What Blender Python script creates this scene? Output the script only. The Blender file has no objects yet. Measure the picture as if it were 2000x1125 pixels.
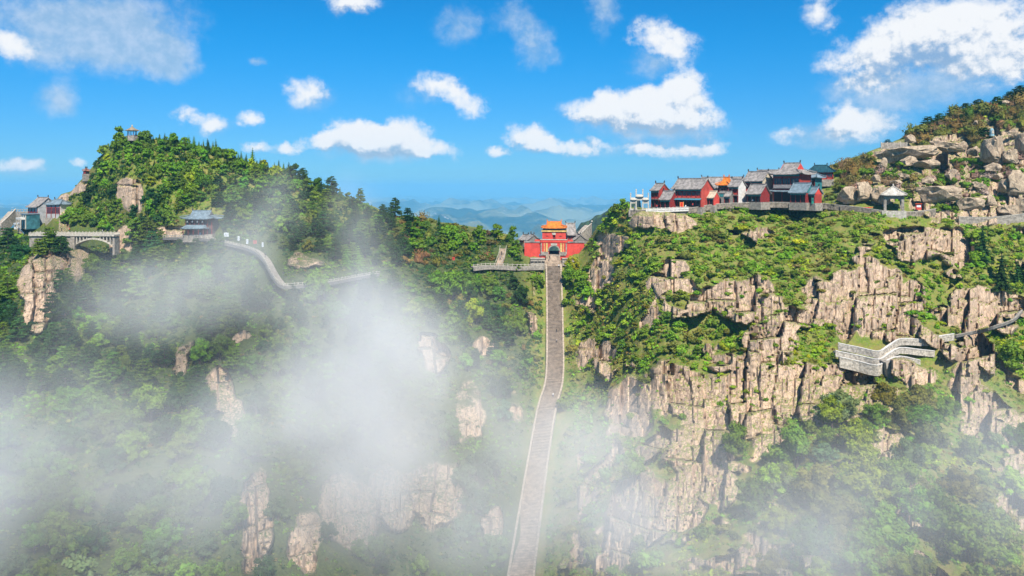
import bpy, bmesh, math, random
import numpy as np
from mathutils import Vector, Matrix, Euler
rnd = random.Random(7)
RNG = np.random.default_rng(11)
R = math.radians
F = 1500.0            # focal length in photo pixels (photo is 2000 wide)
HY = 365.0            # row of the horizon

def W(px, py, Y):
    """point at distance Y that the level camera at the origin sees at photo pixel px, py"""
    return Vector(((px - 1000.0) / F * Y, Y, (HY - py) / F * Y))

sc = bpy.context.scene
col = sc.collection
# ---------------------------------------------------------------- camera
cam_d = bpy.data.cameras.new('camera')
cam = bpy.data.objects.new('camera', cam_d); col.objects.link(cam)
cam.location = (0, 0, 0); cam.rotation_euler = (R(90), 0, 0)
cam_d.sensor_width = 36.0; cam_d.lens = 36.0 * F / 2000.0
cam_d.shift_y = -(562.5 - HY) / 2000.0
cam_d.clip_start = 0.5; cam_d.clip_end = 90000.0
sc.camera = cam
# ---------------------------------------------------------------- sun, sky, exposure
SUN_EL, SUN_AZ = R(51), R(166)          # azimuth clockwise from +Y
sdir = Vector((math.sin(SUN_AZ) * math.cos(SUN_EL), math.cos(SUN_AZ) * math.cos(SUN_EL), math.sin(SUN_EL)))
sun_d = bpy.data.lights.new('sun', 'SUN'); sun_d.energy = 5.0; sun_d.angle = R(0.5); sun_d.color = (1.0, 0.94, 0.85)
sun = bpy.data.objects.new('sun', sun_d); col.objects.link(sun)
sun.location = (100, -100, 200); sun.rotation_euler = (-sdir).to_track_quat('-Z', 'Y').to_euler()
sc.view_settings.view_transform = 'Standard'; sc.view_settings.look = 'None'
sc.view_settings.gamma = 1.0; sc.view_settings.use_curve_mapping = False
sc.view_settings.exposure = 0.72
cy = sc.cycles
cy.max_bounces = 6; cy.diffuse_bounces = 2; cy.glossy_bounces = 1; cy.transmission_bounces = 2
cy.volume_bounces = 3; cy.transparent_max_bounces = 8
cy.caustics_reflective = False; cy.caustics_refractive = False
cy.use_denoising = True; cy.use_adaptive_sampling = True; cy.adaptive_threshold = 0.02
cy.volume_step_rate = 1.5; cy.volume_max_steps = 256
cy.sample_clamp_indirect = 6.0

world = bpy.data.worlds.new('World'); sc.world = world; world.use_nodes = True

class NT:
    """small helper for node trees"""
    def __init__(s, tree): s.t = tree; s.n = tree.nodes; s.l = tree.links
    def node(s, typ, ins=None, **props):
        nd = s.n.new(typ)
        for k, v in props.items(): setattr(nd, k, v)
        for k, v in (ins or {}).items():
            if isinstance(v, bpy.types.NodeSocket): s.l.new(v, nd.inputs[k])
            elif v is not None: nd.inputs[k].default_value = v
        return nd
    def math(s, op, a, b=None, c=None, clamp=False):
        nd = s.n.new('ShaderNodeMath'); nd.operation = op; nd.use_clamp = clamp
        for i, v in enumerate((a, b, c)):
            if v is None: continue
            if isinstance(v, bpy.types.NodeSocket): s.l.new(v, nd.inputs[i])
            else: nd.inputs[i].default_value = v
        return nd.outputs[0]
    def vmath(s, op, a, b=None, c=None, out=0):
        nd = s.n.new('ShaderNodeVectorMath'); nd.operation = op
        for i, v in enumerate((a, b, c)):
            if v is None: continue
            if isinstance(v, bpy.types.NodeSocket): s.l.new(v, nd.inputs[i])
            else: nd.inputs[i].default_value = v
        return nd.outputs[out]
    def mix(s, fac, a, b, blend='MIX'):
        nd = s.n.new('ShaderNodeMix'); nd.data_type = 'RGBA'; nd.blend_type = blend
        for k, v in ((0, fac), (6, a), (7, b)):
            if isinstance(v, bpy.types.NodeSocket): s.l.new(v, nd.inputs[k])
            else: nd.inputs[k].default_value = v if k == 0 else (tuple(v) + (1,) if len(v) == 3 else v)
        return nd.outputs[2]
    def noise(s, vec, scale, detail=3, rough=0.55, dist=0.0, dim='3D'):
        nd = s.n.new('ShaderNodeTexNoise'); nd.noise_dimensions = dim
        if vec is not None: s.l.new(vec, nd.inputs['Vector'])
        nd.inputs['Scale'].default_value = scale; nd.inputs['Detail'].default_value = detail
        nd.inputs['Roughness'].default_value = rough; nd.inputs['Distortion'].default_value = dist
        return nd.outputs[0]
    def smooth(s, v, a, b, lo=0.0, hi=1.0):
        nd = s.n.new('ShaderNodeMapRange'); nd.interpolation_type = 'SMOOTHSTEP'
        s.l.new(v, nd.inputs[0])
        for i, x in zip((1, 2, 3, 4), (a, b, lo, hi)): nd.inputs[i].default_value = x
        return nd.outputs[0]

# sky with cumulus, laid out by azimuth and elevation all the way round
CLOUDS = [  # px, py, rx, ry, weight: the heaped white ones
 (632,277,52,24,1.0),(690,262,66,38,1.05),(735,270,80,36,1.0),(785,262,70,44,1.1),(830,288,50,24,.95),(730,292,120,20,.9),
 (1150,214,66,36,.9),(1225,205,80,44,1.0),(1290,205,70,50,1.0),(1338,178,56,60,1.1),(1340,232,88,40,1.0),(1240,236,130,28,.9),
 (1035,268,64,36,1.0),(1070,284,44,22,.9),(968,298,36,17,.9),(1140,290,62,26,.85),(1258,289,58,26,.88),(1385,285,58,24,.85),(1325,294,40,14,.6),
 (845,162,54,30,.75),(885,178,44,30,.7),(922,206,44,38,.72),(597,178,54,38,.8),
 (1275,62,64,40,.72),(1320,92,56,40,.72),
 (1690,118,110,60,.85),(1770,70,110,80,.9),(1850,60,110,90,.9),(1950,70,150,110,.95),(1600,24,46,58,.7),(1700,165,90,30,.6),(1930,120,110,50,.7),
 (1640,232,60,44,.85),(1690,245,80,40,.72),(1545,265,46,22,.6),
 (410,242,40,24,.8),(488,231,38,24,.85),(362,222,30,26,.7),(60,322,40,16,.65),(10,320,50,18,.6),(155,312,24,13,.75),(500,288,30,14,.7),(560,293,40,18,.9),(880,296,30,28,.55),(685,4,70,36,.85),(20,86,80,34,.75)]
THIN = [(90,40,230,90,.95),(280,50,170,100,.85),(200,110,210,60,.7),(330,115,70,60,.75),(1050,95,60,66,.8),(900,50,66,60,.6),(1000,35,50,56,.65),(1180,20,36,80,.6),(1290,120,90,50,.7),(115,196,56,50,.7),
 (1700,180,170,50,.7),(1720,235,90,60,.8),(1600,262,120,40,.7),(1300,258,170,36,.8),(1180,225,120,50,.6),(730,300,160,26,.7),(1880,160,190,70,.85),(850,180,90,50,.6),(36,324,90,24,.7),(600,186,70,46,.6),(1150,296,120,22,.6),(1320,296,120,22,.6),(500,124,24,14,.6),(420,248,60,30,.5)]
w = NT(world.node_tree); w.n.clear()
tc = w.node('ShaderNodeTexCoord').outputs['Generated']
sep = w.node('ShaderNodeSeparateXYZ', {0: tc})
az = w.math('ARCTAN2', sep.outputs[0], sep.outputs[1])
hl = w.math('SQRT', w.math('ADD', w.math('MULTIPLY', sep.outputs[0], sep.outputs[0]), w.math('MULTIPLY', sep.outputs[1], sep.outputs[1])))
el = w.math('DIVIDE', sep.outputs[2], w.math('MAXIMUM', hl, 0.02))
uv = w.node('ShaderNodeCombineXYZ', {0: az, 1: el, 2: 0.0}).outputs[0]
def ang(lst):
    out = []
    for (px, py, rx, ry, wt) in lst:
        an = math.atan((px - 1000) / F); c = math.cos(an)
        out.append((an, (HY - py) / F * c, rx / F * c * c * 1.10, ry / F * c * 1.05, wt))
    return out
blobs = ang(CLOUDS); thin = ang(THIN)
for i in range(14):       # the same fair-weather cumulus goes on round the rest of the sky
    an = 0.85 + i / 14 * (2 * math.pi - 1.7) + rnd.uniform(-.1, .1)
    if an > math.pi: an -= 2 * math.pi
    blobs.append((an, rnd.uniform(.06, .3), rnd.uniform(.05, .09), rnd.uniform(.02, .035), rnd.uniform(.8, 1.1)))
warp = w.node('ShaderNodeTexNoise', {'Vector': uv, 'Scale': 30.0, 'Detail': 4.0, 'Roughness': 0.6})
uvw = w.vmath('MULTIPLY_ADD', w.vmath('SUBTRACT', warp.outputs['Color'], (.5, .5, .5)), (.036, .026, 0), uv)
def cloud_field(vec, lst):
    acc = None
    for (an, e, rx, ry, wt) in lst:
        q = w.vmath('MULTIPLY_ADD', vec, (1 / rx, 1 / ry, 0), (-an / rx, -e / ry, 0))
        ln = w.math('MULTIPLY_ADD', w.vmath('LENGTH', q, out=1), -wt, wt, clamp=True)
        acc = ln if acc is None else w.math('ADD', acc, ln)
    return acc
f0 = cloud_field(uvw, blobs)
big = [b for b in blobs if b[4] > .84 and b[2] > .03]
f1 = cloud_field(w.vmath('ADD', uvw, (.003, .020, 0)), big)
ft = cloud_field(uvw, thin)
nz = w.noise(uv, 44.0, 8, .64)
nlow = w.noise(uv, 13.0, 5, .6)
n0 = w.math('SUBTRACT', nz, .47)
dens = w.math('ADD', f0, w.math('MULTIPLY', n0, 1.25))
cov = w.math('MULTIPLY', w.smooth(dens, .10, .80), w.smooth(f0, .0, .30))
covt = w.math('MULTIPLY', w.smooth(w.math('ADD', ft, w.math('ADD', w.math('MULTIPLY', w.math('SUBTRACT', nlow, .5), 1.5), w.math('MULTIPLY', n0, .6))), .08, .95), w.smooth(ft, 0, .35, 0, .72))
nsh = w.noise(w.vmath('ADD', uv, (.0035, .0075, 0)), 44.0, 5, .6)
shade = w.smooth(w.math('MULTIPLY_ADD', w.math('SUBTRACT', nsh, nz), 2.2, w.math('ADD', w.math('SUBTRACT', f1, f0), w.math('MULTIPLY', n0, -.7))), -.42, .60)
sky = w.node('ShaderNodeTexSky', sky_type='NISHITA', sun_disc=False, sun_elevation=SUN_EL, sun_rotation=SUN_AZ, altitude=1400.0, air_density=1.0, dust_density=0.3, ozone_density=3.0)
skyc = w.mix(1.0, sky.outputs[0], w.mix(w.smooth(el, .0, .22), (.22, .49, .78), (.05, .63, .97)), 'MULTIPLY')
SKY_STR = 0.085
fin = w.mix(covt, skyc, w.mix(w.smooth(nz, .35, .7), (2.9, 4.1, 5.4), (4.6, 5.3, 6.2)))
fin = w.mix(w.math('MULTIPLY', cov, w.math('MULTIPLY_ADD', shade, -.30, .98)), fin, w.mix(shade, (6.9, 6.95, 7.05), (2.7, 3.5, 4.6)))
bg = w.node('ShaderNodeBackground', {'Color': fin, 'Strength': SKY_STR})
w.node('ShaderNodeOutputWorld', {'Surface': bg.outputs[0]})
world.cycles.sampling_method = 'MANUAL'; world.cycles.sample_map_resolution = 512

# ---------------------------------------------------------------- helpers
def tag(o, label=None, cat=None, group=None, kind=None):
    if label: o['label'] = label
    if cat: o['category'] = cat
    if group: o['group'] = group
    if kind: o['kind'] = kind
    return o
def link(name, me, mat=None, parent=None):
    o = bpy.data.objects.new(name, me); col.objects.link(o)
    if mat is not None and len(me.materials) == 0: me.materials.append(mat)
    if parent is not None: o.parent = parent
    return o
def empty(name, loc, rz=0.0):
    o = bpy.data.objects.new(name, None); col.objects.link(o)
    o.location = loc; o.rotation_euler = (0, 0, rz); o.empty_display_size = .5
    return o
def np_mesh(name, V, faces, smooth=False):
    """V (n,3); faces (m,k) array with constant k"""
    me = bpy.data.meshes.new(name)
    V = np.ascontiguousarray(V, np.float32); faces = np.ascontiguousarray(faces, np.int32)
    m, k = faces.shape
    me.vertices.add(len(V)); me.vertices.foreach_set('co', V.ravel())
    me.loops.add(m * k); me.loops.foreach_set('vertex_index', faces.ravel())
    me.polygons.add(m)
    me.polygons.foreach_set('loop_start', np.arange(0, m * k, k, dtype=np.int32))
    me.polygons.foreach_set('use_smooth', np.full(m, smooth, bool))
    me.update(calc_edges=True)
    return me
class MB:
    """collects simple solids and links them as one mesh object"""
    def __init__(s): s.v = []; s.f = []
    def add(s, verts, faces):
        b = len(s.v); s.v += [tuple(v) for v in verts]; s.f += [tuple(i + b for i in f) for f in faces]; return s
    def box(s, c, d, rz=0.0, taper=1.0):
        x, y, z = d[0] / 2, d[1] / 2, d[2] / 2; ca, sa = math.cos(rz), math.sin(rz); vs = []
        for sz in (-1, 1):
            t = taper if sz > 0 else 1.0
            for sx, sy in ((-1, -1), (1, -1), (1, 1), (-1, 1)):
                lx, ly = sx * x * t, sy * y * t
                vs.append((c[0] + lx * ca - ly * sa, c[1] + lx * sa + ly * ca, c[2] + sz * z))
        return s.add(vs, [(3, 2, 1, 0), (4, 5, 6, 7), (0, 1, 5, 4), (1, 2, 6, 5), (2, 3, 7, 6), (3, 0, 4, 7)])
    def tube(s, pts, rad, n=6, cap=True):
        pts = [Vector(p) for p in pts]
        rs = rad if isinstance(rad, (list, tuple)) else [rad] * len(pts)
        vs = []; fs = []
        for i, p in enumerate(pts):
            t = (pts[min(i + 1, len(pts) - 1)] - pts[max(i - 1, 0)]).normalized()
            a = t.cross(Vector((0, 1, 0)) if abs(t.y) < .9 else Vector((1, 0, 0))).normalized(); b = t.cross(a)
            for k in range(n):
                th = 2 * math.pi * k / n
                vs.append(p + (a * math.cos(th) + b * math.sin(th)) * rs[i])
        for i in range(len(pts) - 1):
            for k in range(n):
                fs.append((i * n + k, i * n + (k + 1) % n, (i + 1) * n + (k + 1) % n, (i + 1) * n + k))
        if cap: fs += [tuple(range(n - 1, -1, -1)), tuple(range((len(pts) - 1) * n, len(pts) * n))]
        return s.add(vs, fs)
    def prism(s, poly, y0, y1):
        """poly in (x,z), extruded along y"""
        n = len(poly); vs = [(p[0], y0, p[1]) for p in poly] + [(p[0], y1, p[1]) for p in poly]
        return s.add(vs, [tuple(range(n)), tuple(range(2 * n - 1, n - 1, -1))] + [(i, i + n, (i + 1) % n + n, (i + 1) % n) for i in range(n)])
    def build(s, name, mat, parent=None, smooth=False, loc=None):
        me = bpy.data.meshes.new(name); me.from_pydata(s.v, [], s.f); me.update()
        if smooth: me.polygons.foreach_set('use_smooth', np.ones(len(me.polygons), bool))
        bm = bmesh.new(); bm.from_mesh(me); bmesh.ops.recalc_face_normals(bm, faces=bm.faces); bm.to_mesh(me); bm.free()
        o = link(name, me, mat, parent)
        if loc is not None: o.location = loc
        return o

# ---------------------------------------------------------------- materials
MATS = {}
def pmat(name, colr, rough=.8, var=.15, scale=2.0, bump=0.0, spec=.3, streak=0.0, metal=0.0):
    """plain weathered material: base colour broken up by noise"""
    if name in MATS: return MATS[name]
    m = bpy.data.materials.new(name); m.use_nodes = True; t = NT(m.node_tree)
    b = t.n['Principled BSDF']; b.inputs['Roughness'].default_value = rough; b.inputs['Metallic'].default_value = metal
    b.inputs['Specular IOR Level'].default_value = spec
    tcn = t.node('ShaderNodeTexCoord').outputs['Object']
    n1 = t.noise(tcn, scale, 4, .6)
    st = t.noise(t.vmath('MULTIPLY', tcn, (3.0, 3.0, .25)), scale, 3, .6)
    dark = tuple(c * (1 - var * 1.6) for c in colr); light = tuple(min(1, c * (1 + var)) for c in colr)
    c = t.mix(t.smooth(n1, .3, .7), dark, light)
    if streak: c = t.mix(t.math('MULTIPLY', t.smooth(st, .5, .75), streak), c, tuple(x * .35 for x in colr))
    t.l.new(c, b.inputs['Base Color'])
    if bump:
        bp = t.node('ShaderNodeBump', {'Strength': bump, 'Distance': .1, 'Height': n1}); t.l.new(bp.outputs[0], b.inputs['Normal'])
    MATS[name] = m
    return m

# ---------------------------------------------------------------- numpy noise
def _h(ix, iy, iz, seed):
    h = (ix.astype(np.uint32) * np.uint32(374761393) + iy.astype(np.uint32) * np.uint32(668265263) + iz.astype(np.uint32) * np.uint32(2147483647) + np.uint32(seed * 974711 & 0xffffffff))
    h = (h ^ (h >> np.uint32(13))) * np.uint32(1274126177)
    h = (h ^ (h >> np.uint32(16))) * np.uint32(2246822519)
    return (h ^ (h >> np.uint32(15)))
def _u(h): return (h & np.uint32(0xffffff)).astype(np.float32) / np.float32(0xffffff)
def vnoise(x, y, z, seed=0):
    x = np.asarray(x, np.float32); y = np.asarray(y, np.float32); z = np.asarray(z, np.float32)
    ix, iy, iz = np.floor(x).astype(np.int32), np.floor(y).astype(np.int32), np.floor(z).astype(np.int32)
    fx, fy, fz = x - ix, y - iy, z - iz
    fx, fy, fz = [f * f * f * (f * (f * 6 - 15) + 10) for f in (fx, fy, fz)]
    r = 0
    for dx in (0, 1):
        for dy in (0, 1):
            for dz in (0, 1):
                r = r + _u(_h(ix + dx, iy + dy, iz + dz, seed)) * (fx if dx else 1 - fx) * (fy if dy else 1 - fy) * (fz if dz else 1 - fz)
    return r * 2 - 1
def fbm(x, y, z, octv=4, gain=.5, seed=0):
    a = 1.0; s = 0; n = 0
    for i in range(octv):
        s = s + a * vnoise(x * 2 ** i, y * 2 ** i, z * 2 ** i, seed + i * 17); n += a; a *= gain
    return s / n
def worley(x, y, seed=0):
    """F1, F2, id hash, dx to seed, dy to seed"""
    ix, iy = np.floor(x).astype(np.int32), np.floor(y).astype(np.int32)
    F1 = np.full(x.shape, 9., np.float32); F2 = F1.copy(); ID = np.zeros(x.shape, np.uint32); DX = np.zeros(x.shape, np.float32); DY = DX.copy()
    z0 = np.zeros_like(ix)
    for a in (-1, 0, 1):
        for b in (-1, 0, 1):
            cx, cy_ = ix + a, iy + b
            h = _h(cx, cy_, z0, seed); h2 = _h(cx, cy_, z0 + 1, seed)
            dx = x - (cx + .1 + .8 * _u(h)); dy = y - (cy_ + .1 + .8 * _u(h2))
            d = np.sqrt(dx * dx + dy * dy).astype(np.float32)
            m = d < F1
            F2 = np.where(m, F1, np.minimum(F2, d)); F1 = np.where(m, d, F1)
            ID = np.where(m, h ^ (h2 >> np.uint32(3)), ID); DX = np.where(m, dx, DX); DY = np.where(m, dy, DY)
    return F1, F2, _u(ID), DX, DY
def sstep(x, a, b):
    t = np.clip((x - a) / (b - a), 0, 1); return t * t * (3 - 2 * t)
# ---------------------------------------------------------------- the mountain: one sheet from the valley to beyond the ridges
SKYL = [(-400,500),(-150,470),(0,447),(40,445),(90,432),(104,398),(118,382),(140,372),(165,345),(185,318),(200,300),(225,276),(245,266),(262,262),(300,270),(350,275),(400,288),(450,306),(520,325),(560,334),(600,358),(660,382),(700,395),(740,410),(790,426),(830,432),(900,442),(960,452),(1000,466),(1022,486),(1035,497),(1080,497),(1130,496),(1145,478),(1162,452),(1182,432),(1205,416),(1235,410),(1300,408),(1345,412),(1400,408),(1440,405),(1500,402),(1550,392),(1575,365),(1600,342),(1640,322),(1700,300),(1740,286),(1790,260),(1830,238),(1880,222),(1940,206),(1970,196),(2000,186),(2100,150),(2400,60)]
DEP = [(1082,520,317),(1083,640,294),(1080,740,271),(1050,900,236),(1036,1000,212),(1018,1125,186),(990,1350,158),(990,1550,140),
 (1082,500,322),(1020,497,325),(1140,492,322),
 (260,262,345),(130,372,368),(0,447,385),(-350,500,380),(350,275,350),(600,358,352),(760,418,348),(900,442,342),(1000,466,333),
 (400,350,334),(250,380,325),(600,450,308),(750,470,318),
 (392,458,311),(180,480,330),(550,560,262),(740,540,288),(640,552,271),(320,468,318),(470,484,297),(60,455,350),(230,470,325),
 (80,500,278),(60,640,245),(120,550,268),(190,560,290),(0,560,270),(-300,700,250),
 (0,800,198),(200,800,208),(400,800,212),(600,800,222),(800,800,238),(960,800,252),
 (500,950,160),(250,1000,158),(0,1000,150),(700,1000,182),(850,1000,193),(960,1000,205),(-300,1000,140),
 (-300,1550,85),(100,1350,112),(500,1350,118),(900,1350,142),(500,1550,100),
 (300,620,266),(500,650,250),(700,650,264),(900,560,301),(950,650,284),(850,520,313),(1040,560,308),(1045,700,280),
 (1235,413,291),(1340,415,287),(1450,409,288),(1600,405,284),(1745,420,266),(1820,417,270),
 (1200,430,300),(1160,520,301),(1125,540,311),(1200,560,279),(1300,500,271),(1450,520,257),(1550,500,262),(1700,500,249),(1850,520,250),(1990,480,262),
 (1300,620,247),(1400,640,239),(1550,640,227),(1740,640,226),(1850,620,231),(1950,600,236),
 (1650,695,216),(1800,695,214),(1900,655,224),
 (1130,640,291),(1130,740,266),(1170,800,243),(1300,760,222),(1400,780,212),(1500,760,205),(1650,760,203),(1800,760,200),(1950,760,206),
 (1110,900,232),(1095,1000,208),(1250,1000,178),(1350,1000,169),(1450,950,171),(1600,950,158),(1700,900,160),(1850,900,169),(1950,950,164),
 (1080,1125,184),(1300,1350,128),(1600,1350,108),(1900,1350,108),(1600,1550,92),(2300,1000,150),(2300,1550,85),
 (1580,360,322),(1700,300,338),(1800,255,343),(2000,186,338),(2350,80,330),(1700,350,303),(1850,350,300),(1990,350,288),(1935,290,311),(1900,420,270),(2300,400,270),(2300,700,215)]
ROCK = [(1290,437,62,20,1),(1190,470,38,28,.75),(1175,530,26,42,.8),(1310,560,48,24,.9),(1330,600,50,30,.85),(1430,575,74,40,1),(1480,600,55,45,1),(1540,640,55,52,1),(1605,590,40,50,1),(1650,620,42,52,1),(1720,590,48,85,1.1),(1795,600,46,62,1),(1850,600,44,64,1),(1905,605,52,50,1),(1965,600,36,46,1),
 (1780,478,95,38,.9),(1865,490,42,42,.9),(1700,505,34,26,.8),(1360,672,42,34,.9),(1425,705,44,20,.9),(1460,740,60,22,.9),
 (1330,760,72,64,1),(1400,800,90,85,1),(1360,880,65,90,1),(1490,775,85,62,1),(1560,745,85,46,1),(1650,735,74,38,.9),(1570,795,64,38,.95),(1705,770,34,38,.9),(1760,730,64,34,.9),(1900,745,54,64,.95),(1920,830,44,75,.95),(1970,810,62,90,.95),(1990,950,46,130,.9),
 (1230,800,50,64,.8),(1178,705,24,40,.8),(1250,1000,66,96,1),(1315,1010,54,84,.95),(1370,1060,64,60,.9),(1195,1085,34,60,.8),(1450,1085,66,44,.85),(1505,870,42,42,.85),(1545,1095,44,40,.8),(1130,1080,20,40,.6),(1400,940,50,60,.8),
 (1760,300,70,26,1),(1850,302,66,40,1),(1935,292,28,56,1.1),(1985,300,46,66,1),(1700,378,66,24,1),(1835,390,66,30,.95),(1965,392,56,56,1),(1790,335,70,26,.75),(1900,425,90,20,.85),(1720,335,40,20,.6),(1890,350,50,26,.6),
 (250,382,30,36,1),(118,376,30,22,1),(92,530,44,44,1),(68,590,34,66,1),(140,522,34,44,.95),(240,480,28,40,.9),(315,446,44,14,.9),(165,378,20,12,.7),(130,438,14,18,.7),
 (425,760,28,56,.95),(456,815,20,44,.95),(502,1020,38,115,1),(605,1060,34,68,.9),(685,1000,64,74,.75),(765,970,54,74,.75),(855,960,64,74,.7),(970,1050,26,66,.85),(952,672,28,28,.65),(360,700,18,34,.6),(845,690,32,32,.6),(915,800,30,70,.52),(1005,790,20,40,.42),(1045,640,12,26,.6),(480,665,24,12,.7),(600,515,40,24,.45),(325,460,30,8,.6),(450,1350,300,100,.6),(1500,1350,400,100,.7)]
def rbf_fit(P, V):
    P = np.asarray(P, float) / 500.0; n = len(P)
    d = np.linalg.norm(P[:, None] - P[None], axis=2)
    K = np.where(d > 0, d * d * np.log(d + 1e-12), 0) + np.eye(n) * .004
    A = np.zeros((n + 3, n + 3)); A[:n, :n] = K; A[:n, n] = 1; A[:n, n + 1:] = P; A[n:, :n] = A[:n, n:].T
    c = np.linalg.solve(A, np.concatenate([V, np.zeros(3)]))
    return P, c
def rbf_eval(fit, x, y):
    P, c = fit; x = x / 500.0; y = y / 500.0; n = len(P)
    s = c[n] + c[n + 1] * x + c[n + 2] * y
    for i in range(n):
        d2 = (x - P[i, 0]) ** 2 + (y - P[i, 1]) ** 2
        s = s + c[i] * .5 * d2 * np.log(d2 + 1e-12)
    return s
FIT = rbf_fit([(a, b) for a, b, _ in DEP], np.array([math.log(c) for *_, c in DEP]))
NX, NY, NB = 900, 520, 22
PX0, PX1, PYB = -380.0, 2380.0, 1360.0
gx = np.linspace(PX0, PX1, NX)
sk = np.interp(gx, [a for a, _ in SKYL], [b for _, b in SKYL])
sk = sk + 4 * fbm(gx / 40, gx * 0, gx * 0, 3, seed=3) * np.where((gx > 1010) & (gx < 1160), 0, 1)
tt = np.linspace(0, 1, NY)
GX = np.repeat(gx[:, None], NY, 1)
GY = PYB + (sk[:, None] - PYB) * tt[None]
# coarse evaluation of the smooth depth, then bilinear to the full grid
cxs = np.linspace(PX0, PX1, 226); cts = np.linspace(0, 1, 136)
csk = np.interp(cxs, gx, sk)
CX = np.repeat(cxs[:, None], 136, 1); CYg = PYB + (csk[:, None] - PYB) * cts[None]
CD = np.exp(rbf_eval(FIT, CX, CYg))
def bil(A, xs0, xs1, X, T):
    nx, ny = A.shape
    fx = np.clip((X - xs0) / (xs1 - xs0) * (nx - 1), 0, nx - 1.001); fy = np.clip(T * (ny - 1), 0, ny - 1.001)
    ix = fx.astype(int); iy = fy.astype(int); fx = fx - ix; fy = fy - iy
    return (A[ix, iy] * (1 - fx) * (1 - fy) + A[ix + 1, iy] * fx * (1 - fy) + A[ix, iy + 1] * (1 - fx) * fy + A[ix + 1, iy + 1] * fx * fy)
TT = np.repeat(tt[None], NX, 0)
D0 = bil(CD, PX0, PX1, GX, TT)
X0 = (GX - 1000) / F * D0; Z0 = (HY - GY) / F * D0
# where bare rock shows
RM = np.zeros_like(GX)
wx = GX + 22 * fbm(GX / 60, GY / 60, GX * 0, 3, seed=5); wy = GY + 22 * fbm(GX / 60, GY / 60, GX * 0 + 9, 3, seed=6)
for (cx, cyy, rx, ry, st) in ROCK:
    d = np.sqrt(((wx - cx) / rx) ** 2 + ((wy - cyy) / ry) ** 2)
    RM = np.maximum(RM, st * sstep(d, 1.25, .62))
RM = RM + .30 * fbm(X0 / 7, D0 / 7, Z0 / 7, 4, seed=8) * sstep(RM, .02, .2)
small = sstep(fbm(X0 / 9, D0 / 12, Z0 / 14, 4, seed=21), .20, .34) * np.where(GX > 1130, .85, np.where(GX < 1040, .0, .4))
patch = sstep(fbm(X0 / 11 + 4, D0 / 16, Z0 / 9, 4, seed=23), .10, .24) * (GX > 1105) * sstep(GY, 430, 470)
RM = RM * (1 - patch * np.where(GY < 715, .80, np.where((GX > 1270) & (GX < 1620) & (GY < 900), .30, .70)))
RM = np.clip(np.maximum(RM, small * sstep(GY, 420, 470)), 0, 1)
stair_px = np.interp(GY, [497, 520, 640, 740, 800, 900, 1000, 1125, 1500], [1081, 1082, 1084, 1083, 1068, 1051, 1036, 1018, 985])
stair_hw = np.interp(GY, [497, 640, 740, 1125, 1500], [16, 17, 17, 27, 36])
near_st = sstep(np.abs(GX - stair_px), stair_hw * 2.6, stair_hw * 1.3)
gate_flat = sstep(np.abs(GX - 1082), 80, 50) * sstep(GY, 540, 505)
RM = RM * (1 - near_st) * (1 - gate_flat)
# blocky upright columns of rock
dZ = np.gradient(Z0, axis=1); dD = np.gradient(D0, axis=1)
slope = np.clip(dD / np.maximum(dZ, 1e-3), -2, 2.0)          # metres back per metre up
cz = 1.0
ww = 1.2 * fbm(X0 / 14, D0 / 14, Z0 / 30, 3, seed=31)
ref = 225.0 + .35 * (D0[:, int(NY * .45)] - 225.0)[:, None]      # upright joints: one width scale per column of rock
UX = (GX - 1000) / F * ref; UZ = (HY - GY) / F * ref
low = sstep(GY, 690, 800)
def hh(i, j, s): return _u(_h(i.astype(np.int32), j.astype(np.int32), np.zeros(i.shape, np.int32), s))
def split(x, j, s, jit=.75):
    """cells between jittered joints: index, position 0..1 across the cell, cell width"""
    i = np.floor(x); b0 = i + (hh(i, j, s) - .5) * jit; b1 = i + 1 + (hh(i + 1, j, s) - .5) * jit
    lo_, hi_ = x < b0, x >= b1
    i = np.where(lo_, i - 1, np.where(hi_, i + 1, i)); b0 = i + (hh(i, j, s) - .5) * jit; b1 = i + 1 + (hh(i + 1, j, s) - .5) * jit
    return i, (x - b0) / (b1 - b0), b1 - b0
def blocks(x, z, w_, h_, s):
    i, u, cw = split(x / w_, np.zeros_like(x), s)
    zz = z / h_ + 9.7 * hh(i, i * 0 + 1, s) + (hh(i, i * 0 + 2, s) - .5) * .5 * (u - .5) * w_ / h_
    j, v, ch = split(zz, i, s + 5)
    return i, j, u - .5, v - .5, cw * w_, ch * h_
def blockrock(x, z, w_, h_, s, off, tilt, crack, vert, joint):
    i, j, u, v, cw, ch = blocks(x, z, w_, h_, s)
    idv = hh(i, j, s + 9); t1 = hh(i, j, s + 10) - .5; t2 = hh(i, j, s + 11) - .5
    ed = np.minimum((.5 - np.abs(u)) * cw, (.5 - np.abs(v)) * ch * joint)
    return -slope * np.clip(v * ch, -h_ * .6, h_ * .6) * vert + (idv - .5) * off + tilt * (t1 * 2 * u + t2 * .8 * v + .45 * np.abs(u) ** 2.5) + crack * sstep(ed, .32, .0), idv
W1, W2 = UX + ww * 1.2 + .10 * UZ * vnoise(UX / 40, UZ / 60, UX * 0, 47), UX + ww
lowz = 1 + .9 * sstep(gx, 1000, 1100)[:, None] * sstep(GY, 660, 740) * 0
B1, I1 = blockrock(W1, UZ, 8.5, 22.0, 41, 4.2, 4.6, 1.3, .32, .8)
B2, I2 = blockrock(W2 + 3, UZ + 5, 3.2, 12.0, 42, 1.6, 2.1, .6, .24, .45)
B3, I3 = blockrock(W2 + .3 * vnoise(UX / 2, UZ / 3, UX * 0, 48), UZ, 1.3, 5.0, 43, .5, .7, .30, .12, .5)
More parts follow.
